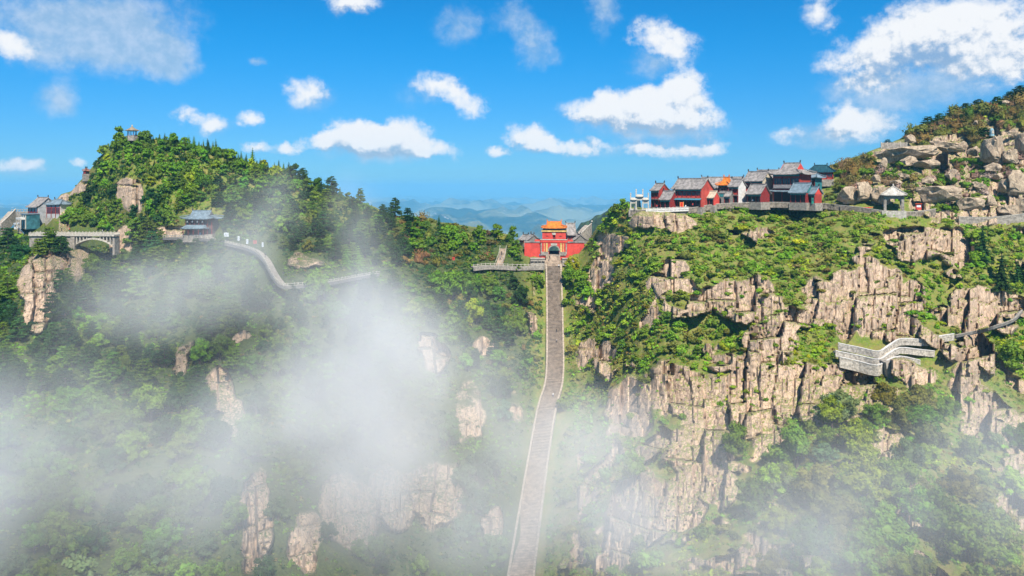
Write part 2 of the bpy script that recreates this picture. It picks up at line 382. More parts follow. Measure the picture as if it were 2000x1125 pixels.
fis = sstep(np.abs(vnoise(W1 / 1.7, UZ / 22, UX * 0, 45)), .12, 0) * .9 + sstep(np.abs(vnoise(W2 / .8, UZ / 13, UX * 0, 46)), .12, 0) * .35
frac = .35 + .65 * sstep(fbm(UX / 16, UZ / 22, UX * 0, 3, seed=49), -.25, .25)
disp = B1 * (1 - .35 * low) + B2 * (1 - .45 * low) * (.5 + .5 * frac) + B3 * (.75 - .35 * low) * frac + fis * .9 + .22 * fbm(X0 / 1.2, D0 / 2, Z0 / 1.6, 3, seed=44)
lump = 5.0 * fbm(X0 / 26, D0 / 26, Z0 / 26, 3, seed=51) + 1.6 * fbm(X0 / 5, D0 / 5, Z0 / 5, 3, seed=52)
edge = sstep(TT, 1.0, .985)
rs = sstep(RM, .25, .6)
D1 = D0 + (lump * .8 * (1 - rs * .6) + (disp - .6) * rs) * edge * (1 - near_st * .95) * (1 - gate_flat * .95)
D1 = D1 + near_st * 1.2
# terraces and path benches must stay clear: keep the surface behind them
P3 = np.stack([(GX - 1000) / F * D1, D1, (HY - GY) / F * D1], 2)
# beyond the ridge
tb = np.linspace(0, 1, NB + 1)[1:]
top = P3[:, -1]
back = np.repeat(top[:, None], NB, 1).copy()
dist = tb ** 1.4 * 260.0
dirx = top[:, 0] / top[:, 1]
back[:, :, 1] += dist[None]
rise = np.interp(gx, [-400, 1000, 1030, 1140, 1200, 1240, 1540, 1600, 2400], [0, 0, 0, 0, 0, 0, 0, 2, 8])
back[:, :, 0] += dirx[:, None] * dist[None] * .9
back[:, :, 2] += -(np.maximum(0, dist - 10) * .62)[None] + rise[:, None] * np.sin(np.clip(tb * 2, 0, 1) * math.pi)[None] + 1.5 * fbm(back[:, :, 0] / 14, back[:, :, 1] / 14, back[:, :, 0] * 0, 3, seed=61) * sstep(tb, 0, .15)[None]
PT = np.concatenate([P3, back], 1)
RA = np.concatenate([RM, np.zeros((NX, NB))], 1)
M_ = NY + NB
idx = np.arange(NX * M_).reshape(NX, M_)
Fq = np.stack([idx[:-1, :-1], idx[1:, :-1], idx[1:, 1:], idx[:-1, 1:]], 2).reshape(-1, 4)
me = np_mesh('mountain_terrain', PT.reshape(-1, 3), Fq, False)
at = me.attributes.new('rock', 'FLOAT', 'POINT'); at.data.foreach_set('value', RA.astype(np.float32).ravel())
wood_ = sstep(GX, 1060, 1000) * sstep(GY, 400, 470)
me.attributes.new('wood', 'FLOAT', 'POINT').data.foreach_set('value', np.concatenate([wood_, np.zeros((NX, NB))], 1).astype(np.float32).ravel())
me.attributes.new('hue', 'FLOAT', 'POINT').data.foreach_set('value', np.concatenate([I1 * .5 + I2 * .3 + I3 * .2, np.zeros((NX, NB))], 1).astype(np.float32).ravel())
def terrain_mat():
    m = bpy.data.materials.new('mountain_rock_and_soil'); m.use_nodes = True; t = NT(m.node_tree)
    b = t.n['Principled BSDF']; b.inputs['Roughness'].default_value = .9; b.inputs['Specular IOR Level'].default_value = .15
    pos = t.node('ShaderNodeNewGeometry').outputs['Position']
    nrm = t.node('ShaderNodeNewGeometry').outputs['Normal']
    rk = t.node('ShaderNodeAttribute', attribute_name='rock').outputs['Fac']
    hu = t.node('ShaderNodeAttribute', attribute_name='hue').outputs['Fac']
    tall = t.vmath('MULTIPLY', pos, (1.0, 1.0, .16))
    n1 = t.noise(tall, .55, 5, .65, .6); n2 = t.noise(tall, 2.2, 4, .65); n3 = t.noise(pos, .09, 3, .5)
    c = t.mix(t.smooth(n1, .34, .68), (.30, .21, .15), (.54, .395, .27))
    c = t.mix(t.smooth(hu, .2, .8), c, t.mix(t.smooth(n3, .35, .65), (.54, .385, .265), (.45, .335, .24)))
    c = t.mix(t.math('MULTIPLY', t.smooth(n3, .5, .7), .5), c, (.47, .33, .20))
    c = t.mix(t.math('MULTIPLY', t.smooth(n2, .52, .70), .65), c, (.14, .11, .085))
    stn = t.noise(t.vmath('MULTIPLY', pos, (1.4, 1.4, .07)), .5, 5, .7)
    c = t.mix(t.math('MULTIPLY', t.smooth(stn, .53, .66), .55), c, (.12, .105, .09))
    vor = t.node('ShaderNodeTexVoronoi', {'Vector': t.vmath('ADD', t.vmath('MULTIPLY', pos, (.8, .8, .16)), t.vmath('MULTIPLY', t.node('ShaderNodeTexNoise', {'Vector': pos, 'Scale': .5, 'Detail': 3.0}).outputs['Color'], (.9, .9, .9))), 'Scale': 1.0}, feature='DISTANCE_TO_EDGE')
    c = t.mix(t.math('MULTIPLY', t.smooth(vor.outputs['Distance'], .05, .0), .6), c, (.07, .055, .045))
    g = t.noise(pos, .35, 4, .6); g2 = t.noise(pos, 1.6, 4, .6)
    gc = t.mix(t.smooth(g, .35, .65), (.10, .155, .020), (.20, .175, .05))
    gc = t.mix(t.smooth(g2, .52, .7), gc, (.19, .25, .03))
    gc = t.mix(t.math('MULTIPLY', t.smooth(g2, .48, .3), .55), gc, (.20, .155, .09))
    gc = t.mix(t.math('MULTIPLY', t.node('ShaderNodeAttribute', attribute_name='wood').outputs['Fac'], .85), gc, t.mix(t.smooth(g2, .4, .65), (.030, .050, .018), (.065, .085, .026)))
    up = t.node('ShaderNodeSeparateXYZ', {0: nrm}).outputs[2]
    ledge = t.math('MULTIPLY', t.smooth(up, .62, .86), t.smooth(g2, .36, .58))
    msk = t.math('MULTIPLY', t.smooth(t.math('ADD', rk, t.math('MULTIPLY', t.math('SUBTRACT', g2, .5), .5)), .30, .50), t.math('SUBTRACT', 1.0, ledge))
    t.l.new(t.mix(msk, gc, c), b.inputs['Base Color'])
    hgt = t.math('ADD', t.math('MULTIPLY', n2, .6), t.math('MULTIPLY', t.smooth(vor.outputs['Distance'], 0, .10), .5))
    bp = t.node('ShaderNodeBump', {'Strength': .55, 'Distance': .35, 'Height': hgt}); t.l.new(bp.outputs[0], b.inputs['Normal'])
    return m
M_TERR = terrain_mat()
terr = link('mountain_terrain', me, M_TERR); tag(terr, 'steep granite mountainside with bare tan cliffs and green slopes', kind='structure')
# look-ups on the finished surface
def _t(px, py):
    s = np.interp(px, gx, sk); return np.clip((py - PYB) / (s - PYB), 0, 1)
def gidx(px, py):
    i = int(round((px - PX0) / (PX1 - PX0) * (NX - 1))); j = int(round(float(_t(px, py)) * (NY - 1)))
    return min(max(i, 0), NX - 1), min(max(j, 0), NY - 1)
def ground(px, py):
    i, j = gidx(px, py); return Vector(P3[i, j])
def rockat(px, py):
    i, j = gidx(px, py); return RM[i, j]
def gdist(px, py, r=2):
    """smallest distance of the surface round a pixel"""
    i, j = gidx(px, py); return float(P3[max(0, i - r):i + r + 1, max(0, j - r):j + r + 1, 1].min())
def to_px(p): return 1000 + F * p[0] / p[1], HY - F * p[2] / p[1]

# ---------------------------------------------------------------- far country and air
def far_country():
    nx, ny = 340, 260
    ys = 900 + (np.linspace(0, 1, ny) ** 2.0) * 41000
    u = np.linspace(-1, 1, nx)
    Y = np.repeat(ys[None], nx, 0); X = u[:, None] * (3000 + ys[None] * 1.05)
    rid = 1 - np.abs(fbm(X / 3000, Y / 2400, X * 0, 6, .55, seed=71))
    big_ = fbm(X / 9000 + 3, Y / 8000, X * 0, 3, seed=72)
    rid2 = 1 - np.abs(fbm(X / 1300 + 5, Y / 1100, X * 0, 5, .55, seed=74))
    H = -590 + 260 * np.clip((rid - .55) / .45, 0, 1) ** 1.6 * (.55 + .7 * np.clip(big_ + .4, 0, 1)) + 130 * np.clip((rid2 - .6) / .4, 0, 1) ** 1.5 + 50 * fbm(X / 600, Y / 600, X * 0, 4, seed=73)
    # the mountain's own foot drops away under the near slopes
    H = np.where(Y < 3000, np.minimum(H, -330 - (Y - 900) * .12), H)
    V = np.stack([X, Y, H], 2).reshape(-1, 3)
    idx = np.arange(nx * ny).reshape(nx, ny)
    f = np.stack([idx[:-1, :-1], idx[1:, :-1], idx[1:, 1:], idx[:-1, 1:]], 2).reshape(-1, 4)
    me = np_mesh('hills', V, f, True)
    m = bpy.data.materials.new('far_country'); m.use_nodes = True; t = NT(m.node_tree); b = t.n['Principled BSDF']
    b.inputs['Roughness'].default_value = 1; b.inputs['Specular IOR Level'].default_value = 0
    pos = t.node('ShaderNodeNewGeometry').outputs['Position']
    n1 = t.noise(pos, .0012, 6, .65); n2 = t.noise(pos, .006, 4, .7)
    c = t.mix(t.smooth(n1, .42, .6), (.015, .03, .012), (.20, .20, .11))
    c = t.mix(t.smooth(n2, .62, .72), c, (.45, .42, .38))
    t.l.new(c, b.inputs['Base Color'])
    o = link('hills', me, m); tag(o, 'hazy blue hills and plain stretching to the horizon', kind='structure')
    # a wooded spur of the same range behind the gate
    n = 60
    uu = np.linspace(0, 1, n); vv = np.linspace(0, 1, 30)
    U = np.repeat(uu[:, None], 30, 1); Vv = np.repeat(vv[None], n, 0)
    crest = np.interp(uu, [0, .25, .45, .7, 1], [480, 452, 425, 398, 380])
    Yc = 1150 - 250 * uu
    px = 1060 + 190 * uu
    zc = (HY - crest) / F * Yc; xc = (px - 1000) / F * Yc
    s = (Vv - .5) * 2
    Yg = Yc[:, None] + s * 260
    Xg = xc[:, None] + s * 60
    Zg = zc[:, None] - np.abs(s) ** 1.1 * 260 + 10 * fbm(Xg / 40, Yg / 40, Xg * 0, 4, seed=81) * (np.abs(s) > .03)
    V = np.stack([Xg, Yg, Zg], 2).reshape(-1, 3); idx = np.arange(n * 30).reshape(n, 30)
    f = np.stack([idx[:-1, :-1], idx[1:, :-1], idx[1:, 1:], idx[:-1, 1:]], 2).reshape(-1, 4)
    m2 = pmat('spur_woods', (.05, .085, .03), .95, .5, .08)
    o = link('hills', np_mesh('wooded_spur', V, f, True), m2); tag(o, 'green wooded spur falling behind the red gate', kind='structure')
far_country()
def air():
    m = bpy.data.materials.new('haze'); m.use_nodes = True; t = NT(m.node_tree); t.n.clear()
    v = t.node('ShaderNodeVolumePrincipled', {'Color': (.24, .66, 1.0, 1), 'Density': 1.1e-4, 'Anisotropy': 0.0})
    out = t.node('ShaderNodeOutputMaterial'); t.l.new(v.outputs[0], out.inputs['Volume'])
    mb = MB(); mb.box((0, 20500, -400), (112000, 45000, 1000)); o = mb.build('haze', m)
    tag(o, 'thin blue haze filling the air over the far hills', kind='stuff')
air()
# drifting valley mist: px, py, distance, radii in px, thickness m, density
MIST = [(790,770,178,230,150,26,.030),(720,700,190,150,120,24,.019),(860,880,160,260,130,24,.016),(1020,850,172,140,90,22,.011),(1150,885,165,120,85,20,.025),(1250,850,160,130,70,18,.007),
 (620,840,150,220,110,22,.014),(420,850,150,230,110,22,.010),(200,920,135,270,150,20,.013),(0,850,130,170,150,22,.017),(-100,1000,120,220,200,22,.018),(350,1050,120,280,140,18,.011),(700,1060,130,280,120,18,.007),(1000,1060,140,220,110,16,.009),
 (380,540,225,140,80,24,.022),(260,560,225,120,70,22,.011),(470,440,240,80,80,22,.012),(530,385,255,60,55,20,.008),(560,600,215,160,70,22,.008),
 (730,560,225,48,140,18,.017),(690,440,245,40,80,18,.009),(640,640,205,110,70,20,.008),
 (1970,960,120,130,150,18,.018),(1700,1090,110,420,140,18,.018),(1650,900,125,320,120,16,.011),(1380,1000,130,270,150,16,.017),(1130,960,135,160,110,16,.010),(1060,1080,130,160,90,14,.009),(1950,820,140,100,80,18,.010),(1480,920,140,110,80,16,.005)]
def mist():
    m = bpy.data.materials.new('mist'); m.use_nodes = True; t = NT(m.node_tree); t.n.clear()
    v = t.node('ShaderNodeVolumePrincipled', {'Color': (.875, .87, .86, 1), 'Density': 1.0, 'Anisotropy': -.15})
    out = t.node('ShaderNodeOutputMaterial'); t.l.new(v.outputs[0], out.inputs['Volume'])
    ng = bpy.data.node_groups.new('mist_nodes', 'GeometryNodeTree')
    ng.interface.new_socket('Geometry', in_out='OUTPUT', socket_type='NodeSocketGeometry')
    g = NT(ng)
    pos = g.node('GeometryNodeInputPosition').outputs[0]
    wn = g.node('ShaderNodeTexNoise', {'Vector': pos, 'Scale': .022, 'Detail': 3.0, 'Roughness': .55})
    wp = g.vmath('ADD', pos, g.vmath('MULTIPLY', g.vmath('SUBTRACT', wn.outputs['Color'], (.5, .5, .5)), (46, 36, 40)))
    acc = None; lo = Vector((1e9,) * 3); hi = -lo
    for (px, py, Y, rx, ry, th, dn) in MIST:
        c = W(px, py, Y); r = Vector((rx / F * Y, th, ry / F * Y))
        lo = Vector(map(min, lo, c - r * 1.9)); hi = Vector(map(max, hi, c + r * 1.9))
        q = g.vmath('MULTIPLY_ADD', wp, (1 / r.x, 1 / r.y, 1 / r.z), (-c.x / r.x, -c.y / r.y, -c.z / r.z))
        d2 = g.vmath('DOT_PRODUCT', q, q, out=1)
        e = g.math('MULTIPLY', g.math('EXPONENT', g.math('MULTIPLY', d2, -1.25)), dn)
        acc = e if acc is None else g.math('ADD', acc, e)
    nz = g.node('ShaderNodeTexNoise', {'Vector': g.vmath('MULTIPLY', pos, (1, .8, .8)), 'Scale': .05, 'Detail': 5.0, 'Roughness': .6})
    k = g.smooth(nz.outputs[0], .32, .68, .25, 1.7)
    dens = g.math('MAXIMUM', g.math('SUBTRACT', g.math('MULTIPLY', acc, k), .0006), 0.0)
    hi.z = min(hi.z, 6); hi.y = min(hi.y, 300); lo.y = max(lo.y, 40); lo.x = max(lo.x, -260); hi.x = min(hi.x, 190); lo.z = max(lo.z, -150)
    vox = 2.4; d = hi - lo
    vc = g.node('GeometryNodeVolumeCube', {'Density': dens, 'Background': 0.0, 'Min': lo, 'Max': hi, 'Resolution X': int(d.x / vox), 'Resolution Y': int(d.y / vox), 'Resolution Z': int(d.z / vox)})
    sm = g.node('GeometryNodeSetMaterial', {'Geometry': vc.outputs[0], 'Material': m})
    go = g.n.new('NodeGroupOutput'); g.l.new(sm.outputs[0], go.inputs[0])
    o = link('mist', bpy.data.meshes.new('mist'), m); tag(o, 'white drifting mist hanging in the valley below the left hill', kind='stuff')
    md = o.modifiers.new('mist', 'NODES'); md.node_group = ng
mist()
# ---------------------------------------------------------------- plants
def leaf_mat(name, colr, var=.35, use_attr=False, trans=.25):
    m = bpy.data.materials.new(name); m.use_nodes = True; t = NT(m.node_tree); t.n.clear()
    if use_attr: base = t.node('ShaderNodeAttribute', attribute_name='tint').outputs['Color']
    else: base = t.node('ShaderNodeObjectInfo').outputs['Color']
    pos = t.node('ShaderNodeNewGeometry').outputs['Position']
    n = t.noise(pos, .9, 3, .6)
    hs = t.node('ShaderNodeHueSaturation', {'Hue': t.smooth(n, .25, .75, .485, .515), 'Saturation': 1.0, 'Value': t.smooth(n, .28, .72, 1 - var * .8, 1 + var * .8), 'Color': base}).outputs[0]
    d = t.node('ShaderNodeBsdfDiffuse', {'Color': hs}); tr = t.node('ShaderNodeBsdfTranslucent', {'Color': hs})
    mx = t.node('ShaderNodeMixShader', {0: trans, 1: d.outputs[0], 2: tr.outputs[0]})
    out = t.node('ShaderNodeOutputMaterial'); t.l.new(mx.outputs[0], out.inputs['Surface'])
    return m
M_LEAF = leaf_mat('leaves', None)
M_LEAFS = leaf_mat('ground_cover_leaves', None, use_attr=True)
M_BARK = pmat('bark', (.10, .075, .055), .95, .3, 3.0, .4)
G = RNG
def rand_dirs(n, up=-.35):
    v = G.normal(size=(n, 3)); v /= np.linalg.norm(v, axis=1)[:, None]
    v[:, 2] = np.where(v[:, 2] < up, -v[:, 2] * .6, v[:, 2]); return v / np.linalg.norm(v, axis=1)[:, None]
def leaf_quads(P, N, size, aspect=.7, droop=0.0):
    """P centres, N normals -> (V,F) of quads"""
    n = len(P)
    a = np.cross(N, G.normal(size=(n, 3))); a /= np.linalg.norm(a, axis=1)[:, None] + 1e-9
    b = np.cross(N, a)
    s = (size * G.uniform(.65, 1.35, n))[:, None]
    k = s * aspect
    bend = N * s * .18
    V = np.stack([P - a * s, P - b * k - bend, P + a * s, P + b * k - bend], 1).reshape(-1, 3)
    return V, np.arange(4 * n).reshape(n, 4)
ICO = None
def ico(sub):
    bm = bmesh.new(); bmesh.ops.create_icosphere(bm, subdivisions=sub, radius=1.0)
    v = np.array([q.co[:] for q in bm.verts]); f = np.array([[q.index for q in p.verts] for p in bm.faces]); bm.free(); return v, f
IC1, IC2 = ico(1), ico(2)
def tri2quad(f): return np.concatenate([f, f[:, :1]], 1)  # never used for rendering sizes that matter
def join(parts):
    V = []; F_ = []; b = 0
    for v, f in parts:
        V.append(v); F_.append(f + b); b += len(v)
    return V, F_
def mesh_mixed(name, parts, smooth=False):
    """parts: list of (V, F) with tri or quad faces"""
    V = np.concatenate([p[0] for p in parts]).astype(np.float32)
    me = bpy.data.meshes.new(name); me.vertices.add(len(V)); me.vertices.foreach_set('co', V.ravel())
    li = []; ls = []; b = 0; s = 0
    for v, f in parts:
        li.append((f + b).ravel()); k = f.shape[1]; ls.append(s + np.arange(len(f)) * k); s += f.size; b += len(v)
    li = np.concatenate(li).astype(np.int32); ls = np.concatenate(ls).astype(np.int32)
    me.loops.add(len(li)); me.loops.foreach_set('vertex_index', li)
    me.polygons.add(len(ls)); me.polygons.foreach_set('loop_start', ls)
    me.polygons.foreach_set('use_smooth', np.full(len(ls), smooth, bool)); me.update(calc_edges=True)
    return me
def lobe(c, r, nleaf, size, core=.78, flat=1.0, jit=.25):
    out = []
    if core: 
        v = IC1[0] * (1 + .25 * G.uniform(-1, 1, (len(IC1[0]), 1))) * r * core; v[:, 2] *= flat; out.append((v + c, IC1[1]))
    d = rand_dirs(nleaf); rad = r * (1 - jit * G.random(nleaf) ** 1.5 + .12 * G.random(nleaf))
    P = d * rad[:, None]; P[:, 2] *= flat
    N = d + .75 * G.normal(size=(nleaf, 3)) + np.array([0, 0, .3]); N /= np.linalg.norm(N, axis=1)[:, None]
    out.append(leaf_quads(P + c, N, size)); return out
# every template is about 2 units wide (radius 1), trunk foot at z = 0
def broadleaf_crown(seed, tall=1.0, nl=32, ls=.10):
    r0 = random.Random(seed); parts = []
    zc = 1.05 * tall
    for i in range(24):
        th = r0.uniform(0, 6.28); ph = r0.uniform(-.75, 1.0); rr = r0.uniform(.25, .86)
        c = np.array([math.cos(th) * rr * math.sqrt(max(.1, 1 - max(ph, 0) ** 2)), math.sin(th) * rr * math.sqrt(max(.1, 1 - max(ph, 0) ** 2)), zc + ph * .72 * tall])
        parts += lobe(c, r0.uniform(.18, .36), nl, ls, core=.66, jit=.5)
    parts += lobe(np.array([0, 0, zc]), .6, 10, .08)
    return mesh_mixed('crown', parts)
def trunk_mesh(h, r, limbs=3, seed=0):
    r0 = random.Random(seed); mb = MB()
    mb.tube([(0, 0, -.3), (0, 0, h * .5), (.03, .02, h)], [r * 1.25, r * .9, r * .5], 6)
    for i in range(limbs):
        th = r0.uniform(0, 6.28); z0 = h * r0.uniform(.45, .8)
        mb.tube([(0, 0, z0), (.25 * math.cos(th), .25 * math.sin(th), z0 + .25), (.5 * math.cos(th), .5 * math.sin(th), z0 + .55)], [r * .5, r * .35, r * .15], 5)
    me = bpy.data.meshes.new('trunk'); me.from_pydata(mb.v, [], mb.f); me.update(); return me
def pine_crown(seed):
    r0 = random.Random(seed); parts = []
    for k in range(8):
        z = .75 + k * .24; R_ = (1.0 - (k / 8.4) ** 1.5) * r0.uniform(.8, 1.05) + .12
        n = max(3, int(6 * R_ + 1.5))
        for i in range(n):
            th = i / n * 6.28 + r0.uniform(-.5, .5) + k; rr = R_ * r0.uniform(.45, .8)
            parts += lobe(np.array([math.cos(th) * rr, math.sin(th) * rr, z + r0.uniform(-.09, .09)]), r0.uniform(.26, .4) * (.55 + .5 * R_), 26, .075, core=.7, flat=.38)
    return mesh_mixed('crown', parts)
def conifer_crown(seed, tiers=11, h=3.4):
    r0 = random.Random(seed); P = []; N = []; parts = []
    for k in range(tiers):
        f = k / (tiers - 1); z = .35 + f * (h - .5); R_ = (1 - f) ** .85 * 1.0 + .06
        nb = max(4, int(10 * R_ + 3))
        for i in range(nb):
            th = i / nb * 6.28 + r0.uniform(-.25, .25) + k * .7; L = R_ * r0.uniform(.75, 1.1)
            ns = max(3, int(L * 9))
            for j in range(ns):
                q = (j + .6) / ns
                for sgn in (-1, 0, 1):
                    P.append((math.cos(th + sgn * .13 * (1.2 - q * .5)) * L * q, math.sin(th + sgn * .13 * (1.2 - q * .5)) * L * q, z - .32 * L * q ** 1.4 + r0.uniform(-.03, .03)))
                    N.append((math.cos(th) * .45 + r0.gauss(0, .3), math.sin(th) * .45 + r0.gauss(0, .3), .9))
    P = np.array(P); N = np.array(N); N /= np.linalg.norm(N, axis=1)[:, None]
    parts.append(leaf_quads(P, N, .105, .55))
    v = np.array([[math.cos(a) * .42, math.sin(a) * .42, .3] for a in np.linspace(0, 6.28, 8)[:-1]] + [[0, 0, h - .25]]); f = np.array([[i, (i + 1) % 7, 7] for i in range(7)])
    parts.append((v, f))
    return mesh_mixed('crown', parts)
def shrub_mesh(seed, nl=7, leaves=26, size=.14):
    r0 = random.Random(seed); parts = []
    for i in range(nl):
        th = r0.uniform(0, 6.28); rr = r0.uniform(.1, .62)
        parts += lobe(np.array([math.cos(th) * rr, math.sin(th) * rr, .32 + r0.uniform(0, .5) * (1 - rr)]), r0.uniform(.3, .46), leaves, size)
    return mesh_mixed('foliage', parts)
def twig_shrub(seed):
    r0 = random.Random(seed); P = []; N = []; mb = MB()
    for i in range(34):
        th = r0.uniform(0, 6.28); lean = r0.uniform(.1, .95); L = r0.uniform(.8, 1.25)
        for j in range(9):
            q = .3 + .7 * j / 8
            P.append((math.cos(th) * lean * L * q + r0.gauss(0, .05), math.sin(th) * lean * L * q + r0.gauss(0, .05), L * q * (1.15 - .45 * lean)))
            N.append((math.cos(th) + r0.gauss(0, .6), math.sin(th) + r0.gauss(0, .6), .6 + r0.gauss(0, .4)))
    P = np.array(P); N = np.array(N); N /= np.linalg.norm(N, axis=1)[:, None]
    v = IC1[0] * np.array([.55, .55, .45]) * (1 + .2 * G.uniform(-1, 1, (len(IC1[0]), 1))) + np.array([0, 0, .4])
    return mesh_mixed('foliage', [leaf_quads(P, N, .085, .6), (v, IC1[1])])
BROAD = [broadleaf_crown(s, t) for s, t in ((1, 1.0), (2, .85), (3, 1.2), (4, 1.0), (5, .8))]
BROADL = [broadleaf_crown(s, t, 19, .125) for s, t in ((1, 1.0), (2, .85), (3, 1.2), (4, 1.0))]
BROADF = [broadleaf_crown(s, t, 90, .058) for s, t in ((6, 1.0), (7, .9), (8, 1.15))]
PINE = [pine_crown(s) for s in (11, 12, 13)]
CONI = [conifer_crown(s, 11, hh) for s, hh in ((21, 3.2), (22, 3.8))]
SHRUB = [shrub_mesh(s) for s in (31, 32, 33, 34)]
TWIG = [twig_shrub(s) for s in (41, 42)]
TR_B = trunk_mesh(1.05, .085, 4, 5); TR_P = trunk_mesh(2.3, .07, 3, 6); TR_C = trunk_mesh(3.0, .06, 0, 7)
for mm in BROADL + BROADF + BROAD + PINE + CONI + SHRUB + TWIG: mm.materials.append(M_LEAF)
for mm in (TR_B, TR_P, TR_C): mm.materials.append(M_BARK)
# foliage colours (albedo)
GREENS = {'bright green': (.140, .260, .020), 'yellow green': (.28, .34, .022), 'mid green': (.120, .190, .024), 'dark green': (.036, .082, .020),
          'fresh green': (.205, .30, .028), 'olive': (.17, .175, .034), 'olive brown': (.20, .145, .045), 'reddish brown': (.23, .14, .07), 'pale pink': (.38, .26, .20), 'grey green': (.13, .19, .075)}
LAND = [(258,250,'the summit pavilion'),(80,412,'the grey station building'),(180,465,'the arched stone bridge'),(392,440,'the two-roofed grey house'),(548,552,'the bend of the railed path'),(650,545,'the lower railed path'),
 (250,382,'the bare rock face under the summit pavilion'),(85,570,'the tall rock spur under the bridge'),(430,760,'the pale rock fin in the mist'),(502,1010,'the square rock column in the mist'),
 (1030,478,'the left wing of the red gate'),(1120,478,'the right wing of the red gate'),(1000,518,'the walled walk left of the staircase top'),(1083,600,'the upper flight of the long staircase'),(1078,740,'the middle of the long staircase'),(1036,1000,'the misty foot of the long staircase'),
 (1250,395,'the white memorial archway'),(1355,385,'the long two-storey red house'),(1480,375,'the double-storey red house with tan side'),(1550,365,'the big hip-roofed hall'),(1600,335,'the dark green roofed house'),(1745,385,'the square open pavilion'),
 (1290,437,'the cliff under the memorial archway'),(1440,580,'the broken cliff band mid slope'),(1545,645,'the overhanging rock block'),(1720,590,'the big rock pillars above the zigzag wall'),(1740,685,'the zigzag white walls'),(1900,610,'the pillars at the right end of the cliff'),
 (1330,760,'the high pale cliff right of the staircase'),(1560,745,'the dark cliff below the zigzag wall'),(1255,1000,'the smooth cliff near the bottom'),(1920,780,'the pale cliff at the right edge'),(1937,290,'the rock tower with the blue stone'),(1745,285,'the concrete screen on the hill'),(1900,425,'the retaining wall right of the pavilion'),(1700,900,'the wooded gully under the zigzag walls'),(820,600,'the wooded shoulder left of the staircase'),(700,470,'the wisp of mist over the left ridge'),(200,800,'the dim wood at the left edge')]
def where(px, py):
    d = [(math.hypot(px - x, (py - y) * 1.2), n, x, y) for x, y, n in LAND]; d = min(d)
    dx, dy = px - d[2], py - d[3]
    a = math.degrees(math.atan2(-dy, dx)) % 360
    return d[1], ('right', 'upper right', 'top', 'upper left', 'left', 'lower left', 'foot', 'lower right')[int((a + 22.5) // 45) % 8], d[0]
SHORT = {'the bare rock face under the summit pavilion': 'the rock face under the summit pavilion', 'the walled walk left of the staircase top': 'the walk by the staircase top', 'the double-storey red house with tan side': 'the red house with tan side', 'the broken cliff band mid slope': 'the broken mid-slope cliff band', 'the big rock pillars above the zigzag wall': 'the pillars above the zigzag wall', 'the pillars at the right end of the cliff': 'the right-end cliff pillars',
 'the high pale cliff right of the staircase': 'the pale cliff beside the staircase', 'the dark cliff below the zigzag wall': 'the cliff below the zigzag wall', 'the smooth cliff near the bottom': 'the smooth low cliff', 'the pale cliff at the right edge': 'the pale right-edge cliff', 'the rock tower with the blue stone': 'the blue stone tower', 'the concrete screen on the hill': 'the concrete screen', 'the retaining wall right of the pavilion': 'the wall beyond the pavilion', 'the wooded gully under the zigzag walls': 'the gully under the zigzag walls', 'the wooded shoulder left of the staircase': 'the shoulder beside the staircase', 'the wisp of mist over the left ridge': 'the ridge mist wisp', 'the dim wood at the left edge': 'the dim left-edge wood', 'the tall rock spur under the bridge': 'the rock spur under the bridge', 'the pale rock fin in the mist': 'the pale fin in mist', 'the square rock column in the mist': 'the rock column in mist', 'the upper flight of the long staircase': 'the upper staircase flight', 'the middle of the long staircase': 'the middle staircase flight', 'the misty foot of the long staircase': 'the misty staircase foot', 'the left wing of the red gate': 'the left gate wing', 'the right wing of the red gate': 'the right gate wing', 'the cliff under the memorial archway': 'the cliff under the archway', 'the long two-storey red house': 'the long red house', 'the white memorial archway': 'the white archway', 'the bend of the railed path': 'the railed path bend', 'the square open pavilion': 'the square pavilion', 'the big hip-roofed hall': 'the hip-roofed hall'}
ORD = ['nearest', 'second', 'third', 'fourth', 'fifth', 'sixth', 'seventh', 'eighth', 'ninth', 'tenth', 'eleventh', 'twelfth']
PLANTED = []        # (object, kind phrase, tone, px, py, group)
def plant(kind, tone, px, py, r, group, crown, trunk=None, tscale=1.0, cat='tree', jitter=.18, lift=0.0, hscale=1.0, base=None):
    p = base if base is not None else ground(px, py)
    if base is None: p = p + Vector((0, r * .25, -.15 - (r * .22 if trunk is not None else .1 * r)))
    c = GREENS[tone]; k = math.exp(rnd.gauss(0, jitter)); hshift = rnd.gauss(0, .10)
    cc = (min(1, c[0] * k * (1 + hshift)), min(1, c[1] * k), min(1, c[2] * k * (1 - hshift * .5)), 1)
    if trunk is None:
        o = bpy.data.objects.new(kind.replace(' ', '_'), crown); col.objects.link(o)
        o.location = p; o.rotation_euler = (rnd.uniform(-.12, .12), rnd.uniform(-.12, .12), rnd.uniform(0, 6.28)); s = r
        s *= math.exp(rnd.gauss(0, .2)); o.scale = (s * rnd.uniform(.7, 1.45), s * rnd.uniform(.7, 1.3), s * hscale * rnd.uniform(.65, 1.3)); o.color = cc
    else:
        o = empty(kind.replace(' ', '_'), p, rnd.uniform(0, 6.28)); o.rotation_euler[0] = rnd.uniform(-.06, .06)
        s = r; o.scale = (s * rnd.uniform(.9, 1.12), s * rnd.uniform(.9, 1.12), s * hscale * rnd.uniform(.88, 1.15))
        a = bpy.data.objects.new('crown', crown); col.objects.link(a); a.parent = o; a.color = cc
        b = bpy.data.objects.new('trunk', trunk); col.objects.link(b); b.parent = o
    o['category'] = cat; o['group'] = group
    PLANTED.append((o, kind, tone, px, py, group))
    return o
COUNT = {}
TAKEN = []
KEEP = []    # pixel rectangles (x0,y0,x1,y1) where no plants may stand
KEEP += [(1060,505,1104,640),(1060,640,1108,760),(1036,760,1098,860),(1012,860,1084,960),(996,960,1066,1060),(976,1060,1060,1200),(1018,492,1140,526),(955,512,1066,532)]
